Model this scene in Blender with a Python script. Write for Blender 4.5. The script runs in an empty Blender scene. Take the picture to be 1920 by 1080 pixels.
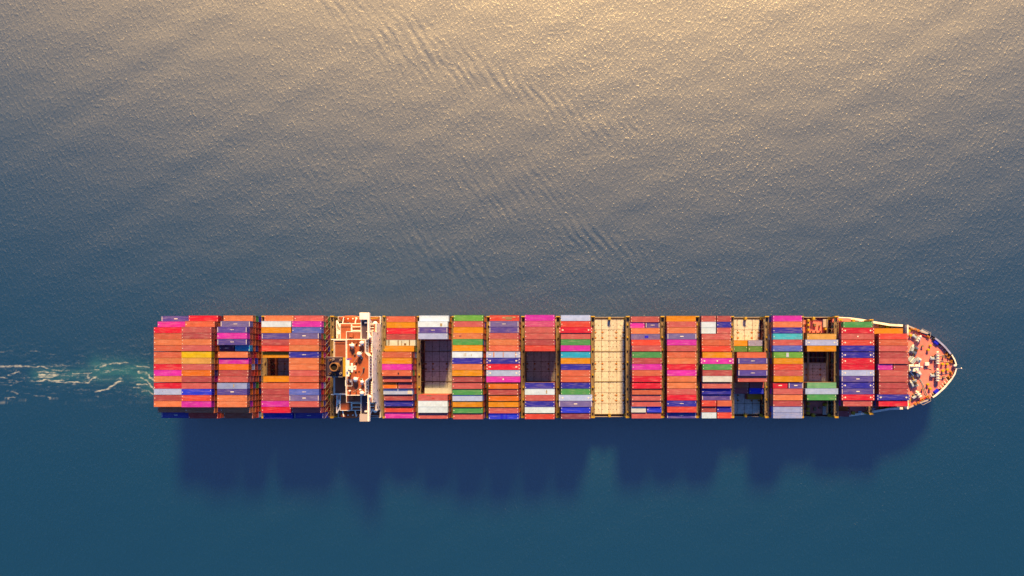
import bpy, math, random
import numpy as np
from mathutils import Vector, Matrix
random.seed(7); rng = np.random.default_rng(7)
R = math.radians
sc = bpy.context.scene
COL = sc.collection

# ------------------------------------------------------------------ camera
CAM_Z = 308.0; FPX = 1282.0; PU, PV = 1072.0, 688.0      # metres above the sea, focal length in photo pixels, nadir point in the photo
cam_d = bpy.data.cameras.new('camera'); cam = bpy.data.objects.new('camera', cam_d); COL.objects.link(cam)
cam.location = (0, 0, CAM_Z); cam.rotation_euler = (0, 0, 0)
cam_d.sensor_width = 36.0; cam_d.lens = FPX / 1920 * 36.0
cam_d.shift_x = (960 - PU) / 1920; cam_d.shift_y = (PV - 540) / 1920
cam_d.clip_start = 1.0; cam_d.clip_end = 30000
sc.camera = cam

# ------------------------------------------------------------------ light
SUN_EL, SUN_AZ = R(33.5), R(7)
w = bpy.data.worlds.new('World'); sc.world = w; w.use_nodes = True
nt = w.node_tree; bg = nt.nodes['Background']
sky = nt.nodes.new('ShaderNodeTexSky'); sky.sky_type = 'NISHITA'; sky.sun_disc = False
sky.sun_elevation = SUN_EL; sky.sun_rotation = SUN_AZ; sky.air_density = 1.0; sky.dust_density = 0.3; sky.ozone_density = 10.0
nt.links.new(sky.outputs[0], bg.inputs[0]); bg.inputs[1].default_value = 0.062
sd = bpy.data.lights.new('sun', 'SUN'); sun = bpy.data.objects.new('sun', sd); COL.objects.link(sun)
sd.energy = 5.0; sd.angle = R(10); sd.color = (1.0, 0.59, 0.18)
sdir = Vector((math.sin(SUN_AZ)*math.cos(SUN_EL), math.cos(SUN_AZ)*math.cos(SUN_EL), math.sin(SUN_EL)))
sun.rotation_euler = sdir.to_track_quat('Z', 'Y').to_euler(); sun.location = sdir*500
sc.view_settings.view_transform = 'Standard'; sc.view_settings.look = 'None'
sc.view_settings.gamma = 1.0; sc.view_settings.exposure = 1.4; sc.view_settings.use_curve_mapping = False
sc.render.engine = 'CYCLES'; sc.cycles.use_denoising = True; sc.cycles.max_bounces = 6
sc.cycles.sample_clamp_indirect = 4.0

# ------------------------------------------------------------------ helpers
def W(u, v, z):
    """a point of the photo at a known height, in metres"""
    k = (CAM_Z - z)/FPX
    return ((u-PU)*k, (PV-v)*k, z)

def lin(c):
    c = c/255
    return c/12.92 if c <= .04045 else ((c+.055)/1.055)**2.4
KROOF = (2.52, 1.78, 1.18)
def alb(rgb, k=KROOF):
    return tuple(min(.82, max(.004, lin(c)/kk)) for c, kk in zip(rgb, k))

def new_mat(name):
    m = bpy.data.materials.new(name); m.use_nodes = True
    n = m.node_tree.nodes; l = m.node_tree.links
    return m, n, l, n['Principled BSDF']

def paint(name, col, rough=.63, rust=.25, scale=.6, metal=0.0, spec=.3):
    """painted steel with faded patches, grime and rust spots"""
    m, n, l, b = new_mat(name)
    tc = n.new('ShaderNodeTexCoord')
    nz = n.new('ShaderNodeTexNoise'); nz.inputs['Scale'].default_value = scale; nz.inputs['Detail'].default_value = 6; nz.inputs['Roughness'].default_value = .65
    l.new(tc.outputs['Object'], nz.inputs['Vector'])
    r1 = n.new('ShaderNodeMapRange'); r1.inputs[1].default_value = .3; r1.inputs[2].default_value = .7; r1.inputs[3].default_value = .74; r1.inputs[4].default_value = 1.16
    l.new(nz.outputs[0], r1.inputs[0])
    mul = n.new('ShaderNodeMix'); mul.data_type = 'RGBA'; mul.blend_type = 'MULTIPLY'; mul.inputs[0].default_value = 1
    mul.inputs[6].default_value = (*col, 1); l.new(r1.outputs[0], mul.inputs[7])
    nz2 = n.new('ShaderNodeTexNoise'); nz2.inputs['Scale'].default_value = scale*3.1; nz2.inputs['Detail'].default_value = 5
    l.new(tc.outputs['Object'], nz2.inputs['Vector'])
    r2 = n.new('ShaderNodeMapRange'); r2.inputs[1].default_value = .62; r2.inputs[2].default_value = .74; r2.inputs[4].default_value = rust
    l.new(nz2.outputs[0], r2.inputs[0])
    mx = n.new('ShaderNodeMix'); mx.data_type = 'RGBA'; l.new(r2.outputs[0], mx.inputs[0]); l.new(mul.outputs[2], mx.inputs[6]); mx.inputs[7].default_value = (.16, .06, .025, 1)
    l.new(mx.outputs[2], b.inputs['Base Color'])
    b.inputs['Roughness'].default_value = rough; b.inputs['Metallic'].default_value = metal; b.inputs['Specular IOR Level'].default_value = spec
    return m

MAT = {}
# container paint: colour of the object itself, faded / stained differently on each
def container_mat(name, from_attr=False):
    m, n, l, b = new_mat(name)
    tc = n.new('ShaderNodeTexCoord'); oi = n.new('ShaderNodeObjectInfo')
    off = n.new('ShaderNodeVectorMath'); off.operation = 'MULTIPLY_ADD'
    cmb = n.new('ShaderNodeCombineXYZ'); l.new(oi.outputs['Random'], cmb.inputs[0]); l.new(oi.outputs['Random'], cmb.inputs[1]); l.new(oi.outputs['Random'], cmb.inputs[2])
    l.new(cmb.outputs[0], off.inputs[0]); off.inputs[1].default_value = (93, 57, 31); l.new(tc.outputs['Object'], off.inputs[2])
    if from_attr:
        at = n.new('ShaderNodeAttribute'); at.attribute_name = 'col'; colout = at.outputs['Color']
    else:
        colout = oi.outputs['Color']
    nz = n.new('ShaderNodeTexNoise'); nz.inputs['Scale'].default_value = .45; nz.inputs['Detail'].default_value = 7; nz.inputs['Roughness'].default_value = .7
    l.new(off.outputs[0], nz.inputs['Vector'])
    r1 = n.new('ShaderNodeMapRange'); r1.inputs[1].default_value = .28; r1.inputs[2].default_value = .72; r1.inputs[3].default_value = .78; r1.inputs[4].default_value = 1.14
    l.new(nz.outputs[0], r1.inputs[0])
    mul = n.new('ShaderNodeMix'); mul.data_type = 'RGBA'; mul.blend_type = 'MULTIPLY'; mul.inputs[0].default_value = 1
    l.new(colout, mul.inputs[6]); l.new(r1.outputs[0], mul.inputs[7])
    # chalky fading along the length
    sc2 = n.new('ShaderNodeVectorMath'); sc2.operation = 'MULTIPLY'; sc2.inputs[1].default_value = (.28, 2.2, .6); l.new(off.outputs[0], sc2.inputs[0])
    nzf = n.new('ShaderNodeTexNoise'); nzf.inputs['Scale'].default_value = 1.0; nzf.inputs['Detail'].default_value = 4; l.new(sc2.outputs[0], nzf.inputs['Vector'])
    rf = n.new('ShaderNodeMapRange'); rf.inputs[1].default_value = .5; rf.inputs[2].default_value = .8; rf.inputs[4].default_value = .22; l.new(nzf.outputs[0], rf.inputs[0])
    fd = n.new('ShaderNodeMix'); fd.data_type = 'RGBA'; l.new(rf.outputs[0], fd.inputs[0]); l.new(mul.outputs[2], fd.inputs[6]); fd.inputs[7].default_value = (.52, .46, .42, 1)
    # rust / dirt spots
    nz2 = n.new('ShaderNodeTexNoise'); nz2.inputs['Scale'].default_value = 1.5; nz2.inputs['Detail'].default_value = 6; nz2.inputs['Roughness'].default_value = .62
    l.new(off.outputs[0], nz2.inputs['Vector'])
    thr = n.new('ShaderNodeMath'); thr.operation = 'MULTIPLY_ADD'; thr.inputs[1].default_value = .12; thr.inputs[2].default_value = .62; l.new(oi.outputs['Random'], thr.inputs[0])
    thr2 = n.new('ShaderNodeMath'); thr2.operation = 'ADD'; thr2.inputs[1].default_value = .07; l.new(thr.outputs[0], thr2.inputs[0])
    r2 = n.new('ShaderNodeMapRange'); l.new(thr.outputs[0], r2.inputs[1]); l.new(thr2.outputs[0], r2.inputs[2]); r2.inputs[4].default_value = .7
    l.new(nz2.outputs[0], r2.inputs[0])
    mx = n.new('ShaderNodeMix'); mx.data_type = 'RGBA'; l.new(r2.outputs[0], mx.inputs[0]); l.new(fd.outputs[2], mx.inputs[6]); mx.inputs[7].default_value = (.14, .055, .03, 1)
    l.new(mx.outputs[2], b.inputs['Base Color'])
    b.inputs['Roughness'].default_value = .6; b.inputs['Specular IOR Level'].default_value = .25
    return m
MAT['box'] = container_mat('container_paint')
MAT['boxmix'] = container_mat('container_paint_mixed', True)
MAT['mark'] = paint('white_lettering', (.62, .62, .62), .6, .04, 3)
MAT['rod'] = paint('galvanised_rod', (.45, .42, .38), .5, .5, 2, .3)
MAT['hull'] = paint('hull_paint', (.03, .045, .09), .45, .3, .15)
MAT['boot'] = paint('antifouling_red', (.25, .04, .03), .6, .3, .2)
MAT['deck'] = paint('brown_deck_paint', alb((196, 96, 78)), .65, .45, .35)
MAT['fore'] = paint('pink_forecastle_paint', (.66, .20, .20), .6, .22, .22)
MAT['terra'] = paint('terracotta_deck_paint', alb((232, 108, 58)), .6, .4, .35)
MAT['terra2'] = paint('worn_terracotta_deck_paint', alb((205, 98, 60)), .6, .5, .4)
MAT['white'] = paint('white_ship_paint', (.8, .79, .77), .45, .18, .5)
MAT['cream'] = paint('cream_hatch_paint', (.50, .50, .50), .6, .85, .8)
MAT['cream2'] = paint('greyed_hatch_paint', (.47, .47, .47), .6, .9, .8)
MAT['seam'] = paint('rusty_seam', alb((150, 100, 62)), .8, .4, 1.2)
MAT['tan'] = paint('tan_steel', alb((222, 176, 122)), .6, .6, .8)
MAT['ochre'] = paint('ochre_yellow_paint', alb((250, 178, 38)), .55, .35, 1.0)
MAT['grate'] = paint('walkway_grating', alb((182, 136, 92)), .75, .5, 1.0)
MAT['yellow'] = paint('yellow_paint', alb((255, 200, 20)), .5, .2, 1.0)
MAT['wing'] = paint('dark_wing_deck', alb((112, 78, 84)), .7, .2, .6)
MAT['funnel'] = paint('dark_funnel_paint', alb((84, 58, 70)), .6, .3, .6)
MAT['soot'] = paint('funnel_inside', (.012, .008, .007), .9, .1, 1)
MAT['funring'] = paint('scorched_funnel_ring', alb((205, 130, 72)), .5, .6, 1.2)
MAT['lifeboat'] = paint('orange_gelcoat', alb((252, 92, 30)), .35, .03, .7)
MAT['glass'] = paint('dark_glass', (.015, .018, .022), .12, 0, 1, spec=.6)
MAT['blue'] = paint('blue_locker_paint', alb((38, 40, 225)), .5, .1, 1)
MAT['red'] = paint('red_paint', alb((235, 60, 45)), .5, .2, 1)
MAT['orange'] = paint('orange_fitting_paint', alb((245, 140, 50)), .55, .3, 1)
MAT['machine'] = paint('pale_winch_paint', alb((232, 222, 214)), .5, .4, .9)
MAT['rope'] = paint('pale_rope', alb((250, 205, 175)), .9, .15, 3)
MAT['hole'] = paint('hold_primer', alb((205, 110, 100)), .75, .4, .5)
MAT['lilac'] = paint('lilac_bulwark_paint', alb((214, 196, 214)), .5, .25, .6)
MAT['dark'] = paint('dark_rubber', (.03, .028, .03), .7, .1, 1)

class MB:
    """collects solids; build() links them as one mesh object"""
    def __init__(s): s.v = []; s.f = []; s.mi = []
    def add(s, vs, fs, mi=0):
        o = len(s.v); s.v += [tuple(p) for p in vs]; s.f += [tuple(i+o for i in f) for f in fs]; s.mi += [mi]*len(fs); return s
    def box(s, x0, x1, y0, y1, z0, z1, mi=0):
        if x0 > x1: x0, x1 = x1, x0
        if y0 > y1: y0, y1 = y1, y0
        if z0 > z1: z0, z1 = z1, z0
        return s.add([(x0,y0,z0),(x1,y0,z0),(x1,y1,z0),(x0,y1,z0),(x0,y0,z1),(x1,y0,z1),(x1,y1,z1),(x0,y1,z1)],
              [(0,3,2,1),(4,5,6,7),(0,1,5,4),(1,2,6,5),(2,3,7,6),(3,0,4,7)], mi)
    def bbox(s, x0, x1, y0, y1, z0, z1, b=.06, mi=0):
        """box with chamfered top edges"""
        vs = [(x0,y0,z0),(x1,y0,z0),(x1,y1,z0),(x0,y1,z0),(x0,y0,z1-b),(x1,y0,z1-b),(x1,y1,z1-b),(x0,y1,z1-b),
              (x0+b,y0+b,z1),(x1-b,y0+b,z1),(x1-b,y1-b,z1),(x0+b,y1-b,z1)]
        return s.add(vs, [(0,3,2,1),(0,1,5,4),(1,2,6,5),(2,3,7,6),(3,0,4,7),(4,5,9,8),(5,6,10,9),(6,7,11,10),(7,4,8,11),(8,9,10,11)], mi)
    def prism(s, poly, z0, z1, mi=0):
        a = sum(poly[i][0]*poly[(i+1) % len(poly)][1]-poly[(i+1) % len(poly)][0]*poly[i][1] for i in range(len(poly)))
        if a < 0: poly = poly[::-1]
        n = len(poly)
        return s.add([(x,y,z0) for x,y in poly]+[(x,y,z1) for x,y in poly],
              [tuple(range(n))[::-1], tuple(range(n,2*n))]+[(i,(i+1)%n,n+(i+1)%n,n+i) for i in range(n)], mi)
    def rev(s, prof, c=(0,0,0), axis='Z', n=12, mi=0):
        """lathe: prof = [(r, h)]"""
        vs = []
        for r, h in prof:
            for k in range(n):
                a = 2*math.pi*k/n; p = (r*math.cos(a), r*math.sin(a), h)
                if axis == 'X': p = (p[2], p[0], p[1])
                if axis == 'Y': p = (p[1], p[2], p[0])
                vs.append((p[0]+c[0], p[1]+c[1], p[2]+c[2]))
        fs = [(i*n+k, i*n+(k+1)%n, (i+1)*n+(k+1)%n, (i+1)*n+k) for i in range(len(prof)-1) for k in range(n)]
        fs += [tuple(range(n))[::-1], tuple(range((len(prof)-1)*n, len(prof)*n))]
        return s.add(vs, fs, mi)
    def cyl(s, c, r, h, axis='Z', n=12, mi=0): return s.rev([(r,0),(r,h)], c, axis, n, mi)
    def ball(s, c, r, n=12, squash=1, mi=0):
        return s.rev([(max(.02,r*math.sin(math.pi*k/8)), -r*squash*math.cos(math.pi*k/8)) for k in range(9)], c, 'Z', n, mi)
    def bar(s, p, q, t, mi=0, n=4):
        p = Vector(p); q = Vector(q); d = (q-p).normalized()
        a = d.cross(Vector((0,0,1)) if abs(d.z) < .9 else Vector((1,0,0))).normalized(); b = d.cross(a)
        vs = [e+(a*math.cos(2*math.pi*(k+.5)/n)+b*math.sin(2*math.pi*(k+.5)/n))*t for e in (p,q) for k in range(n)]
        return s.add(vs, [tuple(range(n)), tuple(range(n,2*n))[::-1]]+[(k,n+k,n+(k+1)%n,(k+1)%n) for k in range(n)], mi)
    def path(s, pts, t, mi=0, n=5):
        for a, b in zip(pts, pts[1:]): s.bar(a, b, t, mi, n)
        return s
    def mesh(s, name, mats):
        m = bpy.data.meshes.new(name); m.from_pydata(s.v, [], s.f); m.update()
        for k in (mats if isinstance(mats, (list, tuple)) else [mats]): m.materials.append(MAT[k])
        if any(s.mi): m.polygons.foreach_set('material_index', s.mi)
        return m
    def build(s, name, mats, parent=None, loc=None, smooth=False):
        m = s.mesh(name, mats)
        if smooth: m.polygons.foreach_set('use_smooth', [True]*len(m.polygons))
        return link(name, m, parent, loc)

def link(name, data, parent=None, loc=None):
    o = bpy.data.objects.new(name, data); COL.objects.link(o)
    if parent is not None: o.parent = parent
    if loc is not None: o.location = loc
    return o
def tag(o, label=None, cat=None, group=None, kind=None):
    for k, v in (('label', label), ('category', cat), ('group', group), ('kind', kind)):
        if v: o[k] = v
    return o
def copy_tree(o, parent=None):
    c = o.copy(); COL.objects.link(c); c.parent = parent
    for ch in list(o.children): copy_tree(ch, c)
    return c
def B(): return MB()

# ------------------------------------------------------------------ sea
def build_sea():
    far = np.array([250., 330., 480., 800., 1600., 4000., 12000.])
    xs = np.concatenate([-far[::-1]-10, np.arange(-256, -168, .28), np.arange(-168, 214, .7), far-25])
    ys = np.concatenate([-far[::-1]+100, np.arange(-148, -14, 1.0), np.arange(-14, 10, .22), np.arange(10, 186, .7), far-40])
    xs = np.unique(np.sort(xs)); ys = np.unique(np.sort(ys))
    nx, ny = len(xs), len(ys)
    X, Y = np.meshgrid(xs, ys)
    Zw = np.zeros_like(X)
    # long low swell
    for k in range(14):
        a = R(-62)+rng.normal(0, .5); L = rng.uniform(9, 26); A = .0007*L*rng.uniform(.3, 1)
        Zw += A*np.sin(2*math.pi*(X*math.cos(a)+Y*math.sin(a))/L+rng.uniform(0, 6.28))
    # old wake packets: short steep ripples riding diagonally across the upper sea
    def vn(x, y, sx, sy, g):
        gx = x/sx; gy = y/sy; ix = np.floor(gx).astype(int); iy = np.floor(gy).astype(int); fx = gx-ix; fy = gy-iy
        fx = fx*fx*(3-2*fx); fy = fy*fy*(3-2*fy); q = lambda i, j: g[(iy+j) % 64, (ix+i) % 64]
        return (q(0,0)*(1-fx)+q(1,0)*fx)*(1-fy)+(q(0,1)*(1-fx)+q(1,1)*fx)*fy
    def packet(u0, v0, u1, v1, wid, L, ang, A, seed):
        x0, y0, _ = W(u0, v0, 0); x1, y1, _ = W(u1, v1, 0)
        dx, dy = x1-x0, y1-y0; n = math.hypot(dx, dy); dx /= n; dy /= n
        t = (X-x0)*dx+(Y-y0)*dy; s = -(X-x0)*dy+(Y-y0)*dx
        m = np.exp(-(s/wid)**2)/(1+np.exp(-(t)/4))/(1+np.exp((t-n)/4))
        r = np.random.default_rng(seed)
        g1 = r.random((64, 64)); mod = vn(t, s, 7, 3.2, g1)*1.5*vn(t, s, 23, 9, r.random((64, 64)))
        ph = 2*math.pi*(X*math.cos(ang)+Y*math.sin(ang))/L+5*vn(t, s, 16, 8, r.random((64, 64)))+2.2*vn(t, s, 5, 3, g1.T)
        return A*m*mod*(np.sin(ph)+.3*np.sin(2*ph+.6))
    Zw += packet(480, -80, 860, 140, 10, 4.3, R(36), .075, 1)
    Zw += packet(680, 30, 1180, 260, 9, 3.9, R(34), .075, 2)
    Zw += packet(600, 20, 1000, 230, 20, 3.3, R(29), .035, 6)
    Zw += packet(780, 240, 1080, 370, 10, 3.6, R(38), .04, 3)
    Zw += packet(860, 330, 1210, 480, 8, 3.6, R(35), .09, 4)
    Zw += packet(560, 300, 960, 560, 16, 3.7, R(33), .03, 5)
    Zw += packet(960, 480, 1260, 600, 9, 3.4, R(37), .03, 7)
    Zw *= np.clip(1.6-np.maximum(np.abs(X)/230, np.abs(Y-20)/190), 0, 1)
    # foam and aerated water astern
    foam = np.zeros_like(X); aer = np.zeros_like(X)
    def vnoise(x, y, sx, sy, seed):
        r = np.random.default_rng(seed); g = r.random((64, 64))
        gx = x/sx; gy = y/sy; ix = np.floor(gx).astype(int); iy = np.floor(gy).astype(int); fx = gx-ix; fy = gy-iy
        fx = fx*fx*(3-2*fx); fy = fy*fy*(3-2*fy)
        q = lambda i, j: g[(iy+j) % 64, (ix+i) % 64]
        return (q(0,0)*(1-fx)+q(1,0)*fx)*(1-fy)+(q(0,1)*(1-fx)+q(1,1)*fx)*fy
    wob = (vnoise(X, Y, 2.6, 1.0, 1)-.5)*1.0+(vnoise(X, Y, .9, .4, 2)-.5)*.5
    brk = vnoise(X, Y, 1.7, .5, 3)*.55+vnoise(X, Y, .6, .3, 4)*.45
    brk2 = vnoise(X, Y, 6, .8, 9)
    brk3 = np.clip(vnoise(X, Y, 1.6, .35, 21)*1.7-.45, 0, 1)*vnoise(X, Y, 5, 2, 22)*1.6
    def stroke(pts, wid, amp):
        d = np.full_like(X, 1e9)
        P = [W(u, v, 0)[:2] for u, v in pts]
        for (ax, ay), (bx, by) in zip(P, P[1:]):
            ex, ey = bx-ax, by-ay; q = ex*ex+ey*ey
            t = np.clip(((X-ax)*ex+(Y+wob*.8-ay)*ey)/q, 0, 1)
            d = np.minimum(d, np.hypot(X-ax-t*ex, Y+wob*.8-ay-t*ey))
        return amp*np.exp(-(d/wid)**2)
    def z(p): return [(a/6.4, 640+b/6.4) for a, b in p]
    for pts, wid, amp in [
        ([(440,480),(520,465),(700,480),(880,498),(1060,495),(1100,460),(1150,440)], .42, 1.1),
        ([(1062,385),(1050,420),(1068,450),(1075,490)], .9, .42), ([(1020,440),(1090,430),(1180,436)], .35, .5),
        ([(470,395),(560,408),(650,400),(720,392)], .5, 1.2), ([(490,425),(570,432),(640,425),(700,410)], .55, 1.2), ([(530,412),(620,418),(690,400)], .6, 1.0), ([(455,415),(520,440),(600,445)], .35, .6), ([(640,380),(720,388),(800,380)], .35, .5),
        ([(450,365),(540,378),(640,385)], .5, .7),
        ([(0,300),(120,302),(250,296),(380,300),(500,305),(640,345),(740,355)], .5, .75),
        ([(870,380),(960,392),(1100,385)], .5, .7),
        ([(1140,600),(1270,580),(1350,535),(1450,475)], .6, 1.0), ([(1450,475),(1432,440),(1448,410)], .8, .5),
        ([(1430,445),(1470,470)], .9, .6),
        ([(1200,310),(1350,270),(1480,250),(1540,262)], .45, .6),
        ([(1600,290),(1700,300),(1790,320)], .45, .6),
        ([(1240,355),(1400,345),(1560,350)], .45, .45),
        ([(1660,370),(1740,368),(1780,400),(1800,440),(1850,470)], .6, 1.1),
        ([(1690,440),(1760,465),(1790,510),(1840,560),(1850,600)], .55, 1.0),
        ([(1640,515),(1770,522)], .4, .8), ([(1600,545),(1700,570),(1790,600)], .4, .7),
        ([(1700,600),(1790,605),(1840,640)], .4, .6),
        ([(40,525),(140,520)], .5, .35), ([(100,410),(160,385),(230,365)], .7, .8), ([(0,420),(90,440)], .5, .4),
        ([(60,680),(150,675),(240,690),(330,705)], .5, .5), ([(80,595),(160,600),(240,640)], .9, .4),
        ([(410,650),(520,655),(610,680),(720,688)], .45, .45), ([(460,585),(570,590)], .4, .35),
        ([(0,135),(50,138)], .4, .5), ([(360,125),(480,130),(640,165),(780,175)], .4, .3),
        ([(340,190),(160,160)], .5, .2), ([(370,275),(410,270)], .5, .5), ([(600,345),(660,342)], .5, .4),
        ([(1090,650),(1180,665)], .5, .25), ([(1560,655),(1640,660)], .4, .25), ([(0,735),(120,740)], .5, .3),
        ([(930,605),(1000,600)], .4, .3), ([(1220,745),(1260,742)], .4, .25), ([(1120,335),(1190,338)], .5, .4)]:
        foam = np.maximum(foam, stroke(z(pts), wid*.55, amp*.78)+stroke(z(pts), wid*2.2, amp*.28)*brk3)
    foam = np.clip((foam*(.1+1.5*brk*(.4+1.1*vnoise(X, Y, 3.5, 1.2, 31))*(.55+.9*vnoise(X, Y, 1.2, .24, 33)))-.16)*1.1, 0, .8)
    streak = np.clip((brk2*brk-.42)*3, 0, 1)*np.exp(-((Y+3)/9)**2)*(X < -170)
    foam = np.clip(foam+.30*streak, 0, .75)
    for pts, wid, amp in [([(1180,340),(1500,360),(1780,400)], 5, .8), ([(1650,400),(1830,520)], 5, .7), ([(440,400),(760,400),(1000,395)], 3.2, .55), ([(1000,450),(1200,430)], 3, .3)]:
        aer = np.maximum(aer, stroke(z(pts), wid, amp))
    aer = .62*aer*(.5+.7*vnoise(X, Y, 5, 1.5, 5))
    inhull = (X > -171)
    foam[inhull] = 0
    # churned water stands up a little
    Zw += .12*foam+.10*(vnoise(X, Y, 2.2, 1.1, 12)-.5)*np.exp(-((Y+3)/9)**2)*(X < -168)
    m = bpy.data.meshes.new('water')
    co = np.stack([X, Y, Zw], -1).reshape(-1, 3).astype(np.float32)
    idx = np.arange(nx*ny).reshape(ny, nx)
    q = np.stack([idx[:-1,:-1], idx[:-1,1:], idx[1:,1:], idx[1:,:-1]], -1).reshape(-1, 4)
    m.vertices.add(len(co)); m.vertices.foreach_set('co', co.ravel())
    m.loops.add(q.size); m.loops.foreach_set('vertex_index', q.ravel().astype(np.int32))
    m.polygons.add(len(q)); m.polygons.foreach_set('loop_start', np.arange(0, q.size, 4, dtype=np.int32))
    m.polygons.foreach_set('use_smooth', np.ones(len(q), dtype=bool))
    m.update(calc_edges=True)
    for nm, ar in (('foam', foam), ('aer', aer)):
        a = m.attributes.new(nm, 'FLOAT', 'POINT'); a.data.foreach_set('value', ar.astype(np.float32).ravel())
    mat = bpy.data.materials.new('sea_water'); mat.use_nodes = True
    n = mat.node_tree.nodes; l = mat.node_tree.links; n.clear()
    out = n.new('ShaderNodeOutputMaterial')
    tc = n.new('ShaderNodeTexCoord')
    def noise(scale, sx, sy, rot, det, rough=.55):
        mp = n.new('ShaderNodeMapping'); mp.inputs['Rotation'].default_value = (0, 0, rot); mp.inputs['Scale'].default_value = (sx, sy, 1)
        l.new(tc.outputs['Object'], mp.inputs['Vector'])
        z_ = n.new('ShaderNodeTexNoise'); z_.inputs['Scale'].default_value = scale; z_.inputs['Detail'].default_value = det; z_.inputs['Roughness'].default_value = rough
        l.new(mp.outputs[0], z_.inputs['Vector']); return z_.outputs[0]
    def math_(op, a, b):
        q_ = n.new('ShaderNodeMath'); q_.operation = op
        for i, x in enumerate((a, b)):
            if isinstance(x, (int, float)): q_.inputs[i].default_value = x
            else: l.new(x, q_.inputs[i])
        return q_.outputs[0]
    n1 = noise(.34, 1.0, .55, R(-30), 3)
    n2 = noise(.95, 1.0, .55, R(-40), 3)
    n3 = noise(2.1, 1.0, .6, R(-20), 2)
    gust = noise(.018, 1, 1.4, R(-25), 3)          # cat's-paws: patches of rougher and smoother sea
    gr = n.new('ShaderNodeMapRange'); gr.inputs[1].default_value = .35; gr.inputs[2].default_value = .65; gr.inputs[3].default_value = .85; gr.inputs[4].default_value = 1.1; l.new(gust, gr.inputs[0])
    def crest(x, lo, k): return math_('MULTIPLY', math_('POWER', math_('MAXIMUM', math_('SUBTRACT', x, lo), 0.0), 1.35), k)
    h = math_('ADD', math_('MULTIPLY', n1, SEA['h'][0]), math_('ADD', crest(n2, .47, SEA['h'][1]), crest(n3, .5, SEA['h'][2])))
    h = math_('ADD', h, math_('MULTIPLY', n2, SEA['h'][3]))
    h = math_('MULTIPLY', h, gr.outputs[0])
    bp = n.new('ShaderNodeBump'); bp.inputs['Strength'].default_value = 1.0; bp.inputs['Distance'].default_value = SEA['bump']; l.new(h, bp.inputs['Height'])
    af = n.new('ShaderNodeAttribute'); af.attribute_name = 'foam'
    aa = n.new('ShaderNodeAttribute'); aa.attribute_name = 'aer'
    deep = n.new('ShaderNodeMix'); deep.data_type = 'RGBA'; deep.inputs[6].default_value = (*SEA['deep'], 1); deep.inputs[7].default_value = (*SEA['deep2'], 1)
    big = noise(.006, 1, 1, 0, 3); l.new(big, deep.inputs[0])
    green = n.new('ShaderNodeMix'); green.data_type = 'RGBA'; l.new(aa.outputs['Fac'], green.inputs[0]); l.new(deep.outputs[2], green.inputs[6]); green.inputs[7].default_value = (.03, .17, .16, 1)
    df = n.new('ShaderNodeBsdfDiffuse'); l.new(green.outputs[2], df.inputs['Color']); l.new(bp.outputs[0], df.inputs['Normal'])
    gl = n.new('ShaderNodeBsdfGlossy'); gl.distribution = 'BECKMANN'; gl.inputs['Roughness'].default_value = SEA['rough']; gl.inputs['Color'].default_value = (1, 1, 1, 1); l.new(bp.outputs[0], gl.inputs['Normal'])
    gl.inputs['Anisotropy'].default_value = SEA['aniso']       # wind sea: slopes differ along and across the wind
    tv = n.new('ShaderNodeCombineXYZ'); tv.inputs[0].default_value = 1.0; l.new(tv.outputs[0], gl.inputs['Tangent'])
    fr = n.new('ShaderNodeFresnel'); fr.inputs['IOR'].default_value = SEA['ior']; l.new(bp.outputs[0], fr.inputs['Normal'])
    g2 = n.new('ShaderNodeBsdfGlossy'); g2.distribution = 'BECKMANN'; g2.inputs['Roughness'].default_value = .30; g2.inputs['Color'].default_value = (1, 1, 1, 1)
    bp2 = n.new('ShaderNodeBump'); bp2.inputs['Strength'].default_value = 1.0; bp2.inputs['Distance'].default_value = SEA['bump']*2.6; l.new(h, bp2.inputs['Height']); l.new(bp2.outputs[0], g2.inputs['Normal'])
    gm = n.new('ShaderNodeMixShader'); gm.inputs[0].default_value = SEA['spark']; l.new(gl.outputs[0], gm.inputs[1]); l.new(g2.outputs[0], gm.inputs[2])
    ms = n.new('ShaderNodeMixShader'); l.new(fr.outputs[0], ms.inputs[0]); l.new(df.outputs[0], ms.inputs[1]); l.new(gm.outputs[0], ms.inputs[2])
    fo = n.new('ShaderNodeBsdfDiffuse'); fo.inputs['Color'].default_value = (.40, .46, .50, 1)
    m2 = n.new('ShaderNodeMixShader'); l.new(af.outputs['Fac'], m2.inputs[0]); l.new(ms.outputs[0], m2.inputs[1]); l.new(fo.outputs[0], m2.inputs[2])
    l.new(m2.outputs[0], out.inputs['Surface'])
    m.materials.append(mat)
    o = link('water', m); tag(o, 'blue-green open sea with warm sun glitter and a foamy wake', 'sea', kind='structure')
SEA = dict(spark=.14, h=(.08, .44, .26, .05), aniso=-.36, bump=.54, rough=.63, ior=2.75, deep=(.0003, .025, .054), deep2=(.0003, .031, .063))
build_sea()

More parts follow.
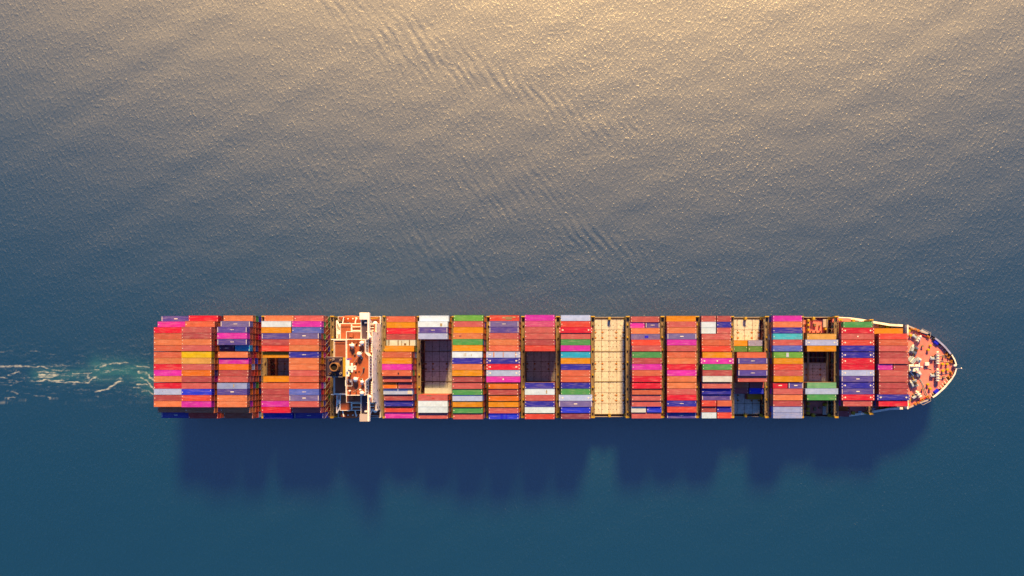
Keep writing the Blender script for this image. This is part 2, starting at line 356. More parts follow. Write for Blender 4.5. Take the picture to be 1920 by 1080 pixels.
# ------------------------------------------------------------------ ship: hull, decks
ship = link('container_ship', None); tag(ship, 'long container ship seen from above, laden with stacked containers, bow pointing right', 'ship')
DECK = 9.0; HATCH = 10.3; FORE = 15.5; HB = 21.7
PROF = [(-171,20.6),(-169.5,21.4),(-167,HB),(-120,HB),(-60,HB),(0,HB),(60,HB),(100,HB),(113,HB),(120,21.4),(125,20.7),(128,20.1),(132,19.3),(136.5,18.4),(142,18.0),(144,17.6),(147,16.3),(149,15.3),(151.8,14.5),(155.6,12.1),(158.8,9.1),(160.5,7.1),(161.8,5.4),(162.4,4.5),(163.0,3.4),(163.5,2.1),(163.85,1.0),(164,.25)]
def hbw(x):
    return float(np.interp(x, [p[0] for p in PROF], [p[1] for p in PROF]))
def sheer(x):     # height of the rail
    return float(np.interp(x, [-171, 95, 112, 130, 142, 164], [DECK+.9, DECK+.9, DECK+1.6, 13.2, 15.9, 17.0]))
def build_hull():
    wl = lambda x: hbw(x)*float(np.interp(x, [-171,-150,-110,40,90,130,152,158], [.72,.93,1,1,.86,.45,.05,.0])) if x < 158 else 0.02
    m = MB(); rows = []
    for x, b in PROF:
        s = sheer(x); xw = x if x < 100 else 100+(x-100)*.9
        rows.append([(xw-(.02*(x+171) if x < 0 else 0)*0, wl(x), -6), (xw, max(.02, wl(x)), .4), (x, b*.5+wl(x)*.5 if x > 60 else b*.985, 5.2), (x, b, s-1.2), (x, b, s)])
    n = len(rows)
    for sg in (1, -1):
        vs = [(x, sg*y, z) for r in rows for x, y, z in r]; fs = []; mi = []
        for i in range(n-1):
            for k in range(4):
                a, b_, c, d = i*5+k, (i+1)*5+k, (i+1)*5+k+1, i*5+k+1
                fs.append((a,b_,c,d) if sg < 0 else (d,c,b_,a)); mi.append(1 if k == 0 else 0)
        o = len(m.v); m.v += vs; m.f += [tuple(q+o for q in f) for f in fs]; m.mi += mi
    r = rows[0]     # transom
    vs = [(x, y, z) for x, y, z in r]+[(x, -y, z) for x, y, z in r]
    m.add(vs, [(k, 5+k, 6+k, k+1) for k in range(4)])
    m.build('hull', ['hull', 'boot'], ship)
    # main deck and forecastle deck
    xs = [p for p in PROF if p[0] <= 144]
    MB().prism([(x, b-.12) for x, b in xs]+[(x, -b+.12) for x, b in xs[::-1]], DECK-.3, DECK).build('main_deck', 'deck', ship)
    xs = [(143.2, hbw(143.2))]+[p for p in PROF if p[0] > 143.5]
    MB().prism([(x, max(.1, b-.25)) for x, b in xs]+[(x, -max(.1, b-.25)) for x, b in xs[::-1]], DECK+.01, FORE).build('forecastle_deck', 'fore', ship)
    # bulwark cap rail, white aft part and lilac plating round the bow
    def rail(x0, x1, wid, name, mat, sg, dz=0.06, th=.25):
        q = [x for x in np.arange(x0, x1, 1.2)]+[x1]
        mm = MB(); vs = []; fs = []
        for x in q:
            b = hbw(x); s = sheer(x)+dz
            dx = .6; nb = (hbw(min(164, x+dx))-hbw(x-dx)); L = math.hypot(2*dx, nb); nxx, nyy = -nb/L, 2*dx/L
            vs += [(x+nxx*.1, sg*(b+nyy*.1), s), (x-nxx*wid, sg*(b-nyy*wid), s), (x-nxx*wid, sg*(b-nyy*wid), s-th), (x+nxx*.1, sg*(b+nyy*.1), s-th)]
        for i in range(len(q)-1):
            for k in range(4):
                a, b_, c, d = i*4+k, (i+1)*4+k, (i+1)*4+(k+1) % 4, i*4+(k+1) % 4
                fs.append((a,d,c,b_) if sg > 0 else (a,b_,c,d))
        fs += [(0,1,2,3), tuple(len(vs)-4+k for k in (3,2,1,0))]
        mm.add(vs, fs); return mm.build(name, mat, ship)
    for sg in (1, -1):
        rail(-166, 112, .22, 'gunwale_rail', 'tan', sg)
        rail(112.6, 141.5, .85, 'bulwark_cap', 'white', sg, .1)
        rail(143.5, 152, .5, 'bulwark_cap', 'rope', sg, .1)
        rail(155, 161.6, .6, 'bulwark_cap', 'lilac', sg, .1) if sg > 0 else rail(154, 161.9, .55, 'bulwark_cap', 'white', sg, .1)
        rail(161.9, 163.9, .4, 'bulwark_cap', 'white', sg, .12)
        # bulwark stanchions on the inside
        for x in np.arange(154, 162, .85):
            b = hbw(x)
            MB().bar((x, sg*(b-.3), sheer(x)-.3), (x-.75, sg*(b-1.75), FORE+.02), .075).build('bulwark_bracket', 'white' if sg < 0 else 'lilac', ship)
build_hull()
def side_decks():
    for sg, segs in ((1, ((112.7, 126.2, 19.3), (126.25, 142.2, 16.75))), (-1, ((120.2, 126.2, 17.0), (126.25, 142.2, 16.75)))):
        for x0, x1, yi in segs:
            xs = list(np.linspace(x0, x1, 7))
            MB().prism([(x, sg*(hbw(x)-.3)) for x in xs]+[(x1, sg*yi), (x0, sg*yi)], DECK+.02, 12.0).build('side_deck', 'fore', ship)
        for x in (121.5, 136.0):
            b = hbw(x); MB().bbox(x-.6, x+.6, sg*(b-1.9), sg*(b-.7), 12.01, 13.6, .15).build('container_pedestal', 'ochre', ship)
        for x, w_, mt in ((124.5, 1.4, 'machine'), (127.8, .8, 'grate'), (130.2, 1.8, 'lilac'), (133.4, .7, 'yellow'), (138.6, 1.2, 'lilac')):
            b = hbw(x); MB().bbox(x-w_/2, x+w_/2, sg*(b-1.7), sg*(b-1.1), 12.01, 12.9, .1).build('deck_fitting', mt, ship)
        MB().bar((113.5 if sg > 0 else 120.5, sg*(hbw(118)-1.3), 12.3), (126, sg*(hbw(126)-1.0), 12.3), .12).build('deck_pipe', 'tan', ship)
        for x in (114.0, 115.6, 116.5):
            if sg > 0: MB().rev([(.3, 12.0), (.3, 12.8), (.42, 12.85), (.42, 13.0)], (x, hbw(x)-1.2, 0), n=10).build('vent_head', 'yellow', ship)
side_decks()

# ------------------------------------------------------------------ bays and hatches
HWF = 14.75
BX = {1:-172.4+6.1, 2:-159.5+6.1, 3:-144.95+6.1, 4:-128.0+6.1, 5:-115.56+6.1}
for k in range(6, 21): BX[k] = 16.35+HWF*(k-12)
def rowY(r):
    return 21.47-2.5*(r-.5)-(.22 if r > 6 else 0)-(.22 if r > 11 else 0)
PANELS = [(20.8, 6.85), (6.65, -6.25), (-6.5, -20.5)]

plate_cache = {}
def hatch(xc, y0, y1, half=6.6, mat='cream', detail=True, z=HATCH):
    """one hatch cover: slab with rusty seams, proud plates, orange stacking sockets and small lashing eyes"""
    o = MB().box(xc-half, xc+half, y1, y0, DECK-.1, z-.05).build('hatch_cover', 'seam', ship)
    if not detail:
        o2 = MB().bbox(xc-half+.1, xc+half-.1, y1+.1, y0-.1, z-.06, z, .03).build('cover_plate', mat, o); return o
    cols = [-half, -3.35, -.12, 3.35, half]; ny = 3
    hy = (y0-y1)/ny
    for i in range(4):
        for j in range(ny):
            a, b = xc+cols[i]+.07, xc+cols[i+1]-.07; c, d = y1+j*hy+.07, y1+(j+1)*hy-.07
            mm = 'cream2' if (i*7+j*5+int(abs(xc))) % 5 == 0 and mat == 'cream' else mat
            MB().bbox(a, b, c, d, z-.08, z+random.uniform(0, .015), .03).build('cover_plate', mm, o)
    ym = (y0+y1)/2
    for x in (-6.1, -3.0, 3.0, 6.1):
        for y in (ym-1.17, ym+1.17):
            MB().bbox(xc+x-.36, xc+x+.36, y-.33, y+.33, z+.001, z+.17, .08).bar((xc+x-.75, y, z+.06), (xc+x+.75, y, z+.06), .05).bar((xc+x, y-.7, z+.06), (xc+x, y+.7, z+.06), .05).build('stacking_socket', 'orange', o)
    e = MB()
    for x in (-6.2, -4.7, -3.1, -.4, .4, 1.7, 3.1, 4.8, 6.2):
        for k in range(6):
            y = y1+(k+.5)*(y0-y1)/6
            if random.random() < .8: e.bbox(xc+x-.13, xc+x+.13, y+.9-.12, y+.9+.12, z+.01, z+.13, .04)
    tag(e.build('lashing_eyes', 'seam', o), kind='stuff')
    for y in (y1-.02, y0+.02): MB().bar((xc-half+.2, y, z+.12), (xc+half-.2, y, z+.12), .09).build('edge_pipe', 'tan', o)
    return o
for k in BX:
    if k == 18: continue
    for i, (a, b) in enumerate(PANELS):
        det = (k, i) in ((12,0),(12,1),(12,2),(10,1),(7,0),(7,1),(7,2),(4,1),(16,0),(16,2))
        hf = hbw(BX[k]+6)
        if hf < 20.5: a, b = min(a, hf-1.0), max(b, -hf+1.0)
        hatch(BX[k], a, b, 6.05 if k <= 5 else 6.6, 'cream' if det else 'cream2', det)

# side passage fittings beside the bare covers
def side_fittings(k):
    xc = BX[k]
    for sg in (1, -1):
        g = link('side_passage', None, ship)
        m = MB().box(xc-6.5, xc+6.5, sg*20.98, sg*21.45, DECK+.02, DECK+.5); m.build('pipe_rack', 'deck', g)
        MB().bbox(xc-.55, xc+.55, sg*20.3, sg*21.6, HATCH-.6, HATCH+1.9, .15).build('container_pedestal', 'ochre', g)
        MB().bar((xc-.2, sg*20.5, HATCH+1.95), (xc+1.0, sg*20.5, HATCH+1.95), .12).build('pedestal_arm', 'tan', g)
        for x in (-6.9, 6.9):
            MB().bbox(xc+x-.45, xc+x+.45, sg*20.4, sg*21.6, DECK, HATCH+2.4, .15).build('container_pedestal', 'ochre', g)
        p = MB()
        for x in np.arange(-6.3, 6.5, 1.4): p.bar((xc+x, sg*21.6, DECK), (xc+x, sg*21.6, DECK+1.7), .06)
        p.bar((xc-6.5, sg*21.6, DECK+1.7), (xc+6.5, sg*21.6, DECK+1.7), .07).build('guard_rail', 'rope', g)
for k in (12, 16, 18): side_fittings(k)

# open hold with cell guides (third bay from the bow)
def open_hold():
    xc = BX[18]; g = link('open_hold', None, ship)
    MB().box(xc-6.6, xc+6.6, -20.4, 20.6, DECK+.02, DECK+.06).build('tank_top', 'hole', g)
    for y in (14.05, 12.6, 6.75, 4.2, 1.8, -6.4, -9.0, -12.8, -14.3): MB().box(xc-6.6, xc+6.6, y-.16, y+.16, DECK+.1, HATCH+.6).build('longitudinal_girder', 'tan', g)
    for x in (-2.2, 6.2): MB().box(xc+x-.42, xc+x+.42, -20.6, 20.8, DECK+.1, HATCH+.95).build('cross_girder', 'tan', g)
    for y in (14.9, 13.3, 5.5, 3.0, 0.5, -7.6, -10.2, -13.5):
        for x in np.arange(-6.0, 6.1, 1.9):
            MB().box(xc+x-.12, xc+x+.12, y-.9, y+.9, DECK+.07, HATCH+.2).build('cell_guide', 'deck', g)
    MB().box(xc-6.6, xc+6.6, 15.0, 20.6, DECK+.07, DECK+.5).build('side_deck', 'fore', g)
    MB().box(xc-6.6, xc+6.6, -20.4, -15.0, DECK+.07, DECK+.5).build('side_deck', 'fore', g)
    hatch(xc+.2, 2.0-.3, -6.1, 6.2, 'cream2', True, HATCH+.25)
    for sg in (1, -1):
        for x, y in ((-2.2, 20.0), (-2.2, 18.2), (-2.2, 16.0), (5.2, 16.4)):
            MB().bbox(xc+x-.5, xc+x+.5, sg*(y-.5), sg*(y+.5), DECK+.5, HATCH+1.8, .15).build('container_pedestal', 'ochre', g)
        MB().bbox(xc+.4, xc+1.6, sg*17.6, sg*19, DECK+.5, DECK+1.6, .1).build('vent_box', 'grate', g)
        MB().bbox(xc+4.4, xc+6.4, sg*17.2, sg*20.7, DECK+.5, HATCH+.6, .1).build('locker', 'rope', g)
        MB().cyl((xc+3.2, sg*17.9, DECK+.5), .4, 1.2).build('vent_head', 'grate', g)
        MB().bar((xc-6.4, sg*18.6, DECK+.7), (xc-2.7, sg*18.6, DECK+.7), .14).bar((xc-6.4, sg*18.0, DECK+.7), (xc-2.7, sg*18.0, DECK+.7), .14).build('deck_pipe', 'deck', g)
open_hold()

# lashing bridges between the bays
def lashing_bridge(xc, wid=1.1, z=17.2, half=21.3):
    g = link('lashing_bridge', None, ship)
    MB().box(xc-wid/2, xc+wid/2, -half, half, z-.15, z).build('walkway', 'grate', g)
    r = MB()
    for s in (-1, 1):
        x = xc+s*wid/2
        for hz in (.55, 1.1): r.bar((x, -half, z+hz), (x, half, z+hz), .075)
        for y in np.arange(-half, half+.1, 1.25): r.bar((x, y, z), (x, y, z+1.1), .06)
    r.build('railing', 'tan', g)
    for y in [half-.4]+[rowY(i)-1.25 for i in (2, 4, 6, 8, 9, 11, 13, 15)]+[-half+.4]:
        MB().box(xc-wid*.32, xc+wid*.32, y-.14, y+.14, DECK, z-.15).build('post', 'tan', g)
    b = MB(); ys = [half-.5]+[rowY(i)-1.25 for i in (2, 4, 6, 8, 9, 11, 13, 15)]+[-half+.5]
    for a, c in zip(ys, ys[1:]): b.bar((xc, a, DECK+.3), (xc, c, z-.3), .11); b.bar((xc, c, DECK+.3), (xc, a, z-.3), .11)
    b.build('diagonal_brace', 'tan', g)
    for s in (-1, 1):
        MB().bbox(xc-wid*.6, xc+wid*.6, s*(half-.2), s*(half+.35), DECK, z+1.3, .1).build('end_tower', 'ochre', g)
    for y in np.arange(-half+2, half-1, 5.3):
        MB().bbox(xc-.3, xc+.3, y-.4, y+.4, z+.01, z+.75, .08).build('lashing_bin', 'ochre' if random.random() < .4 else 'grate', g)
for k in range(6, 20):
    x = (BX[k]+BX[k+1])/2
    lashing_bridge(x, 1.45, 17.2, min(21.3, hbw(x)-.5))
for x, wd in (((BX[2]+BX[3])/2, 1.1), (BX[3]+8.6, 2.0), (BX[5]+7.9, 1.3), (BX[6]-7.4, 1.0)): lashing_bridge(x, wd)

# lashing rods crossing over the lower tiers on visible bay ends
def rods(x, rows, z0, z1, name='lashing_rods'):
    m = MB()
    for r in rows:
        y = rowY(r)
        m.bar((x, y-1.15, z0), (x, y+1.15, z1), .05); m.bar((x+.06, y+1.15, z0), (x+.06, y-1.15, z1), .05)
    tag(m.build(name, 'rod', ship), kind='stuff')

# ------------------------------------------------------------------ containers
PAL = {'R':(250,28,60),'E':(253,78,62),'M':(245,48,175),'X':(246,86,132),'O':(255,133,82),'T':(240,108,74),'S':(228,100,92),'B':(202,80,80),'N':(160,70,84),
 'V':(88,48,92),'P':(100,78,160),'Q':(134,112,166),'D':(50,46,166),'U':(42,62,224),'Y':(255,198,12),'Z':(255,176,82),'A':(255,154,18),'J':(255,120,30),'W':(255,255,255),
 'L':(208,208,236),'l':(178,180,218),'I':(252,238,216),'G':(88,166,88),'g':(104,148,68),'H':(124,184,70),'h':(132,192,128),'C':(44,186,216),'c':(80,206,216),'F':(102,112,196),'q':(186,172,196),'t':(206,126,90)}
CNAME = {'R':'bright red','E':'orange-red','M':'magenta','X':'hot pink','O':'light orange','T':'terracotta','S':'salmon','B':'brick red','N':'dark maroon','V':'dark plum','P':'purple','Q':'greyish purple','D':'dark blue','U':'bright blue','Y':'yellow','Z':'pale amber','A':'amber','J':'deep orange','W':'white','L':'pale lilac','l':'pale blue-grey','I':'ivory','G':'green','g':'olive green','H':'lime green','h':'pale green','C':'cyan','c':'light cyan','F':'periwinkle blue','q':'greyish lilac','t':'tan'}
# one line per bay: row -> (colour, tiers); '4' suffix = 45-foot box; two colours = a pair of 20-foot boxes
def bay(s): return [e.split(':') for e in s.split()]
BAYS = {
1: '1:P:4 2:M:5 3:R:6 4:T:6 5:O:6 6:T:6 7:T:6 8:O:6 9:R:6 10:M:6 11:O:6 12:R:6 13:L:6 14:B:6 15:O:6 16:O:5 17:P:4',
2: '1:R:5 2:T:6 3:S:7 4:B:7 5:O:7 6:S:7 7:Y:7 8:Z:7 9:S:7 10:J:7 11:B:7 12:S:7 13:U:7 14:E:7 15:M:7 16:O:6 17:E:5',
3: '1:O:5 2:Q:6 3:P:7 4:M:7 5:P:7 6:VC:6.2 7:O:6.7 8:M:6.5 9:J:6.5 10:B:6.5 11:S:6.7 12:l:7 13:P:7 14:O:7 15:O:7 16:O:6 17:T:5',
4: '1:O:5 2:W:6 3:A:6 4:P:6 5:B:6 6:E:6 7:A:5.6 11:A:5.3 12:T:6 13:B:6 14:B:6 15:M:6 16:R:6 17:D:5.4',
5: '1:S:5 2:M:5.9 3:F:5.9 4:Q:7 5:T:7 6:O:7 7:D:7 8:O:7 9:O:7 10:S:7 11:T:7 12:T:7 13:F:7 14:Q:7 15:S:7 16:S:6 17:P:5',
6: '1:T:3.4 2:A:3.4 3:R:3.4 4:B:3.4 5:I:3.4 6:A:4.3 7:T:6.1 8:A:6.1 9:M:6.1 10:T:6.1 11:S:5.75 12:JB:5.45 13:L:5.2 14:B:5.0 15:D:4.8 16:E:4.6 17:M:4.45',
7: '1:W:5 2:W:5.8 3:P:5.8 4:L:5.8 13:I:1 14:S:5.8 15:W:5.8 16:W:5.8 17:S:5.5',
8: '1:H:5.9 2:S:6 3:A:6 4:O:6.4 5:G:6.8 6:A:7 7:W:7.3 8:D:7.3 9:O:7.3 10:A:7.3 11:B:7.2 12:S:7.1 13:G:7.0 14:L:6.9 15:A:6.8 16:G:6.65 17:S:6.5',
9: '1:E:5.6 2:Q:6.2 3:P:6.2 4:S:6.6 5:O:6.6 6:T:6.6 7:L4:7.4 8:D4:7.4 9:R4:7.4 10:L4:7.4 11:M4:7.4 12:J:7.25 13:B:7.15 14:J:7.05 15:A:6.95 16:S:6.85 17:U:6.7',
10:'1:M:6.3 2:X:6.4 3:S:6.4 4:S:6.4 5:B:6.4 6:E:6.4 12:D:6.4 13:W:6.4 14:S:6.4 15:D:6.4 16:W:6.4 17:E:6.3',
11:'1:L:6 2:E:6 3:R4:6.1 4:S:6 5:G:6 6:M:6 7:C:6 8:A:6 9:D:6 10:T:6 11:T:6 12:D:6 13:G:6 14:L4:6.1 15:Q4:6.1 16:U:6 17:N:5.9',
13:'1:S:3 2:MP:2.9 3:O:3.5 4:Q:3.6 5:E:4.5 6:S:5.7 7:G:5.8 8:B:5.8 9:M:5.8 10:T:5.8 11:R:5.8 12:R:5.7 13:T:5.55 14:S:5.4 15:S:5.25 16:IU:5.05 17:S:4.9',
14:'1:A:4.2 2:S:5 3:O:5 4:Q:5 5:M:5 6:S:5 7:T:5 8:O:5 9:R:5 10:M:5 11:O:5 12:O:5 13:S:5 14:R:5 15:D:5 16:E:5 17:P:4.6',
15:'1:SB:4.3 2:WD:4.3 3:WS:4.3 4:S:4.3 5:T:4.3 6:E:4.3 7:A:5 8:M4:5 9:G:5 10:B:5 11:I:5 12:S:4.8 13:D:4.5 14:P:4.3 15:ET:4.7 16:BD:4.5 17:WE:4.7',
16:'5:Aq:2 6:gg:2 7:T:4.4 8:P:5.15 9:O:5.15 10:P:5.15 11:S:4.9 12:OS:2.8 13:SU:2.6 14:-A:1.6',
17:'1:M:4.75 2:O:4.8 3:D:4.8 4:c:4.8 5:S:4.8 6:F:4.8 7:H:5.1 8:A:5.1 9:E:5.1 10:S:5.1 11:A:5.1 12:RP:4.95 13:S:4.95 14:O:4.9 15:B:4.85 16:l:4.8 17:l:4.8',
18:'4:Z:4.2 5:L4:4.2 6:A:4.2 12:h:4.2 13:L4:4.2 14:G:4.2',
19:'2:G:4.6 3:R4:4.6 4:S4:4.6 5:E4:4.6 6:D4:4.6 7:D4:4.6 8:R4:4.6 9:R4:4.6 10:L4:4.6 11:P4:4.6 12:D4:4.6 13:P4:4.6 14:R4:4.6 15:S:4.5 16:J-:1.15 17:S-:1.25',
20:'3:A:3 4:E:4.7 5:T:4.7 6:S:4.7 7:B:4.7 8:S:4.7 9:MB:4.55 10:S:4.7 11:S:4.7 12:B:4.7 13:B:4.7 14:D4:4.7 15:R:4.6'}
L40, L20, L45 = 12.19, 6.06, 13.72
CW, CH = 2.44, 2.6
def body_mesh(L, name):
    m = MB(); per = .56 if L > 8 else .5; n = int((L-.3)/per); x0 = -(n*per)/2
    xs = [(-L/2+.06, 0.03)]
    for i in range(n):
        a = x0+i*per
        xs += [(a, .03), (a+per*.18, .075), (a+per*.5, .075), (a+per*.68, .03)]
    xs += [(L/2-.06, .03)]
    hw = CW/2; vs = []
    for x, d in xs: vs += [(x,-hw+d,.12),(x,-hw+d,CH-.1),(x,-hw+.09,CH-.03-d*.5),(x,hw-.09,CH-.03-d*.5),(x,hw-d,CH-.1),(x,hw-d,.12)]
    fs = []
    for i in range(len(xs)-1):
        for k in range(6): a = i*6+k; b = i*6+(k+1) % 6; fs.append((a, b, b+6, a+6))
    fs += [(5,4,3,2,1,0), tuple(len(vs)-6+k for k in range(6))]
    m.add(vs, [f[::-1] for f in fs]); return m.mesh(name, 'box')
def frame_mesh(L, name):
    m = MB(); hw = CW/2; hl = L/2
    for s in (-1, 1):
        m.box(-hl+.17, hl-.17, s*hw, s*(hw-.075), CH-.12, CH-.012); m.box(-hl+.17, hl-.17, s*hw, s*(hw-.06), .02, .16)
        m.box(s*hl, s*(hl-.1), -hw+.17, hw-.17, CH-.13, CH-.014); m.box(s*hl, s*(hl-.1), -hw+.17, hw-.17, .02, .16)
        for t in (-1, 1):
            m.box(s*hl, s*(hl-.15), t*hw, t*(hw-.12), .14, CH-.12)
            m.box(s*hl, s*(hl-.178), t*hw, t*(hw-.162), CH-.118, CH); m.box(s*hl, s*(hl-.178), t*hw, t*(hw-.162), 0, .118)
    if L > 13:      # a 45-foot box carries extra posts at the 40-foot marks
        for s in (-1, 1):
            for t in (-1, 1): m.box(s*6.09, s*5.9, t*hw, t*(hw-.16), CH-.12, CH+.002)
            m.box(s*6.09, s*5.95, -hw+.17, hw-.17, CH-.03, CH-.006)
    return m.mesh(name, 'box')
def door_mesh(name):
    m = MB(); hw = CW/2-.14
    for t in (-1, 1):
        m.box(-.05, .03, t*.012, t*hw, .18, CH-.15)
    for t in (-1, 1):
        for y in (.3, .85):
            m.bar((.06, t*y, .2), (.06, t*y, CH-.17), .03, 0); m.box(.03, .1, t*y-.05, t*y+.25, 1.05, 1.15)
    return m.mesh(name, 'box')
def code_mesh(L, kind):
    m = MB(); hl = L/2; z0, z1 = CH-.02, CH+.006
    if kind == 0:
        for s in (-1, 1):
            for y in (-.85, .55): m.box(s*(hl-.22), s*(hl-.42), y, y+.3, z0, z1)
    elif kind == 1:
        for s in (-1, 1): m.box(s*(hl-.2), s*(hl-.38), -.95, -.5, z0, z1)
        m.box(hl-.2, hl-.36, .35, .9, z0, z1)
    elif kind == 2:
        for s in (-1, 1): m.box(s*(hl-.2), s*(hl-.38), -.95, .95, z0, z1)
    elif kind == 3:
        m.box(-hl+.25, -hl+.55, -.25, .05, z0, z1); m.box(hl-.25, hl-.42, .4, .75, z0, z1)
    elif kind == 4:
        for s in (-1, 1):
            for y in (-.9, .35): m.box(s*(hl-.2), s*(hl-.45), y, y+.5, z0, z1)
            m.rev([(.32, z0), (.32, z1)], (s*(hl-1.55), 0, 0), n=10); m.box(s*(hl-.75), s*(hl-.98), -.12, .12, z0, z1)
    return m.mesh('roof_code', 'mark')
def logo_mesh(kind):
    m = MB(); z0, z1 = CH-.02, CH+.006
    if kind == 0: m.box(-.7, .7, -.17, .17, z0, z1)
    elif kind == 1: m.box(-.8, -.35, -.09, .09, z0, z1); m.box(-.28, .15, -.12, .12, z0, z1); m.box(.22, .8, -.09, .09, z0, z1)
    else: m.rev([(.3, z0), (.3, z1)], n=8)
    return m.mesh('roof_logo', 'mark')
LEN = {20:L20, 40:L40, 45:L45}
BODY = {k: body_mesh(v, 'body') for k, v in LEN.items()}; FRAME = {k: frame_mesh(v, 'frame') for k, v in LEN.items()}
DOOR = door_mesh('door'); CODES = {k: [code_mesh(v, i) for i in range(5)] for k, v in LEN.items()}; LOGOS = [logo_mesh(i) for i in range(3)]
ORD = ['', 'first','second','third','fourth','fifth','sixth','seventh','eighth']
def row_word(r):
    return f'{ORD[r]} row from port' if r <= 8 else ('middle row' if r == 9 else f'{ORD[18-r]} row from starboard')
def bay_word(k):
    if k == 1: return 'sternmost bay'
    if k <= 5: return f'{ORD[k]} bay from the stern'
    if k <= 11: return f'{ORD[k-5]} bay ahead of the bridge'
    if k <= 14: return f'{ORD[k-12]} bay past the bare hatches'
    return 'foremost bay' if k == 20 else f'{ORD[21-k]} bay from the bow'
LOGOED = {(1,1):0,(1,17):0,(3,2):1,(3,3):1,(3,5):1,(3,6):1,(3,13):0,(5,4):0,(5,7):1,(5,13):1,(5,14):0,(5,17):1,(7,3):1,(9,2):1,(9,11):2,(11,15):0,(14,4):0,(14,15):1,(14,17):1,(15,8):2,(16,8):1,(16,10):1,(17,12):0,(19,4):2,(19,11):0,(19,13):0,(13,2):1}
def container(k, r, c, L, x, z, h, suffix=''):
    rgb = PAL[c]; o = link('shipping_container', None, None, (x, rowY(r)+random.uniform(-.02, .02), z)); o.scale = (1, 1, h/CH)
    j = random.uniform(.93, 1.07); col = tuple(min(.85, a*j*random.uniform(.97, 1.03)) for a in alb(rgb))
    o['bayrow'] = (k, r)
    size = {20:'short', 40:'long', 45:'extra-long'}[L]
    tag(o, f'{CNAME[c]} {size} container, {suffix}{row_word(r)}, {bay_word(k)}', 'container', "containers stacked on the ship's deck")
    parts = [('body', BODY[L]), ('frame', FRAME[L])]
    for nm, me in parts:
        p = link(nm, me, o); p.color = (*col, 1)
    d = link('door', DOOR, o, (LEN[L]/2-.06, 0, 0)); d.color = (*tuple(a*.95 for a in col), 1)
    if random.random() < .5: d.location.x *= -1; d.rotation_euler.z = math.pi
    if c not in 'WIYA' and random.random() < .85:
        kd = 4 if L == 45 and c not in 'PQ' else (2 if c in 'PQ' else random.choice((0, 0, 1, 3, 3)))
        tag(link('roof_code', CODES[L][kd], o), kind='stuff')
    if (k, r) in LOGOED and not (c in 'MC' and L == 20): tag(link('roof_logo', LOGOS[LOGOED[(k, r)]], o), kind='stuff')
    return o
LOWW = 'BBBBBTTTTTTSSSSOOOOJJJAERRMMPPDUGLQ'
low_v, low_f, low_c = [], [], []
def low_box(x0, x1, yc, z0, z1, rgb):
    b = len(low_v); y0, y1 = yc-1.21, yc+1.21; i = .13; d = .09
    z1 -= .03
    vs = [(x0,y0,z0),(x1,y0,z0),(x1,y1,z0),(x0,y1,z0),(x0,y0,z1),(x1,y0,z1),(x1,y1,z1),(x0,y1,z1)]
    for x, s in ((x0, 1), (x1, -1)):
        vs += [(x,y0+i,z0+i),(x,y1-i,z0+i),(x,y1-i,z1-i),(x,y0+i,z1-i)]+[(x+s*d,y0+i,z0+i),(x+s*d,y1-i,z0+i),(x+s*d,y1-i,z1-i),(x+s*d,y0+i,z1-i)]
    fs = [(0,3,2,1),(4,5,6,7),(0,1,5,4),(2,3,7,6)]
    for o, q in ((8, (0,3,7,4)), (16, (1,2,6,5))):
        for e in range(4):
            f = (q[e], q[(e+1) % 4], o+(e+1) % 4, o+e); g = (o+e, o+(e+1) % 4, o+4+(e+1) % 4, o+4+e)
            fs += [f, g] if o == 16 else [f[::-1], g[::-1]]
        t = (o+4, o+5, o+6, o+7); fs.append(t if o == 16 else t[::-1])
    low_v.extend(vs); low_f.extend(tuple(q+b for q in f) for f in fs); low_c.extend([rgb]*len(fs))
ncont = 0
# dirt, repairs and straps that mark single roofs
PATCH = {(6,10):((.4,.95,-.55,.1,'funnel'),(.55,.8,-.8,.3,'funnel')), (7,2):((3.0,3.9,-.9,.3,'t'),), (13,4):((-.4,1.2,-.5,.5,'blue'),), (10,13):((2.6,3.1,-.7,.4,'t'),(2.7,3.0,.4,.8,'grate')),
 (7,14):((-2.6,-.6,.75,1.05,'grate'),(-.4,.7,-.45,-.1,'red')), (8,4):((-3.6,-2.7,-.3,.25,'deck'),), (9,1):((.5,3.2,-.7,.6,'grate'),(-.8,.3,-.1,.5,'t'),(3.4,4.6,.1,.6,'t')), (9,7):((-4.0,-3.6,-1.0,1.0,'orange'),(-.1,.15,-1.0,1.0,'orange'),(5.0,5.3,-1.0,1.0,'orange')),
 (8,7):((-1.3,-1.1,-.6,.6,'tan'),(-.7,-.4,-.6,.7,'tan'),(1.6,1.8,-.5,.2,'tan')), (9,17):((-1.3,-.2,-1.0,1.0,'blue'),(.8,1.5,-1.0,1.0,'blue')), (3,12):((.5,.9,-.6,.7,'tan'),), (6,5):((-5.6,-5.2,-1.1,1.1,'seam'),(-1.4,-1.0,-1.1,1.1,'seam'),(.2,.4,-1.1,.9,'seam'),(1.3,2.2,-1.1,-.2,'seam'),(3.4,3.8,-1.1,1.1,'seam'),(-4.9,-4.7,-.9,1.1,'seam')),
 (6,13):((4.0,5.7,-1.05,1.05,'cream2'),), (19,10):((3.6,3.8,-.9,.9,'machine'),), (17,7):((-.9,.2,-.9,.9,'machine'),)}
def patches():
    tops = {}
    for o in bpy.data.objects:
        if o.get('bayrow'): tops.setdefault(tuple(o['bayrow']), o)
    for key, lst in PATCH.items():
        o = tops.get(key)
        if not o: continue
        for x0, x1, y0, y1, mt in lst:
            mt = 'tan' if mt == 't' else mt
            MB().box(x0, x1, y0, y1, CH-.04, CH+.004).build('roof_patch', mt, o)
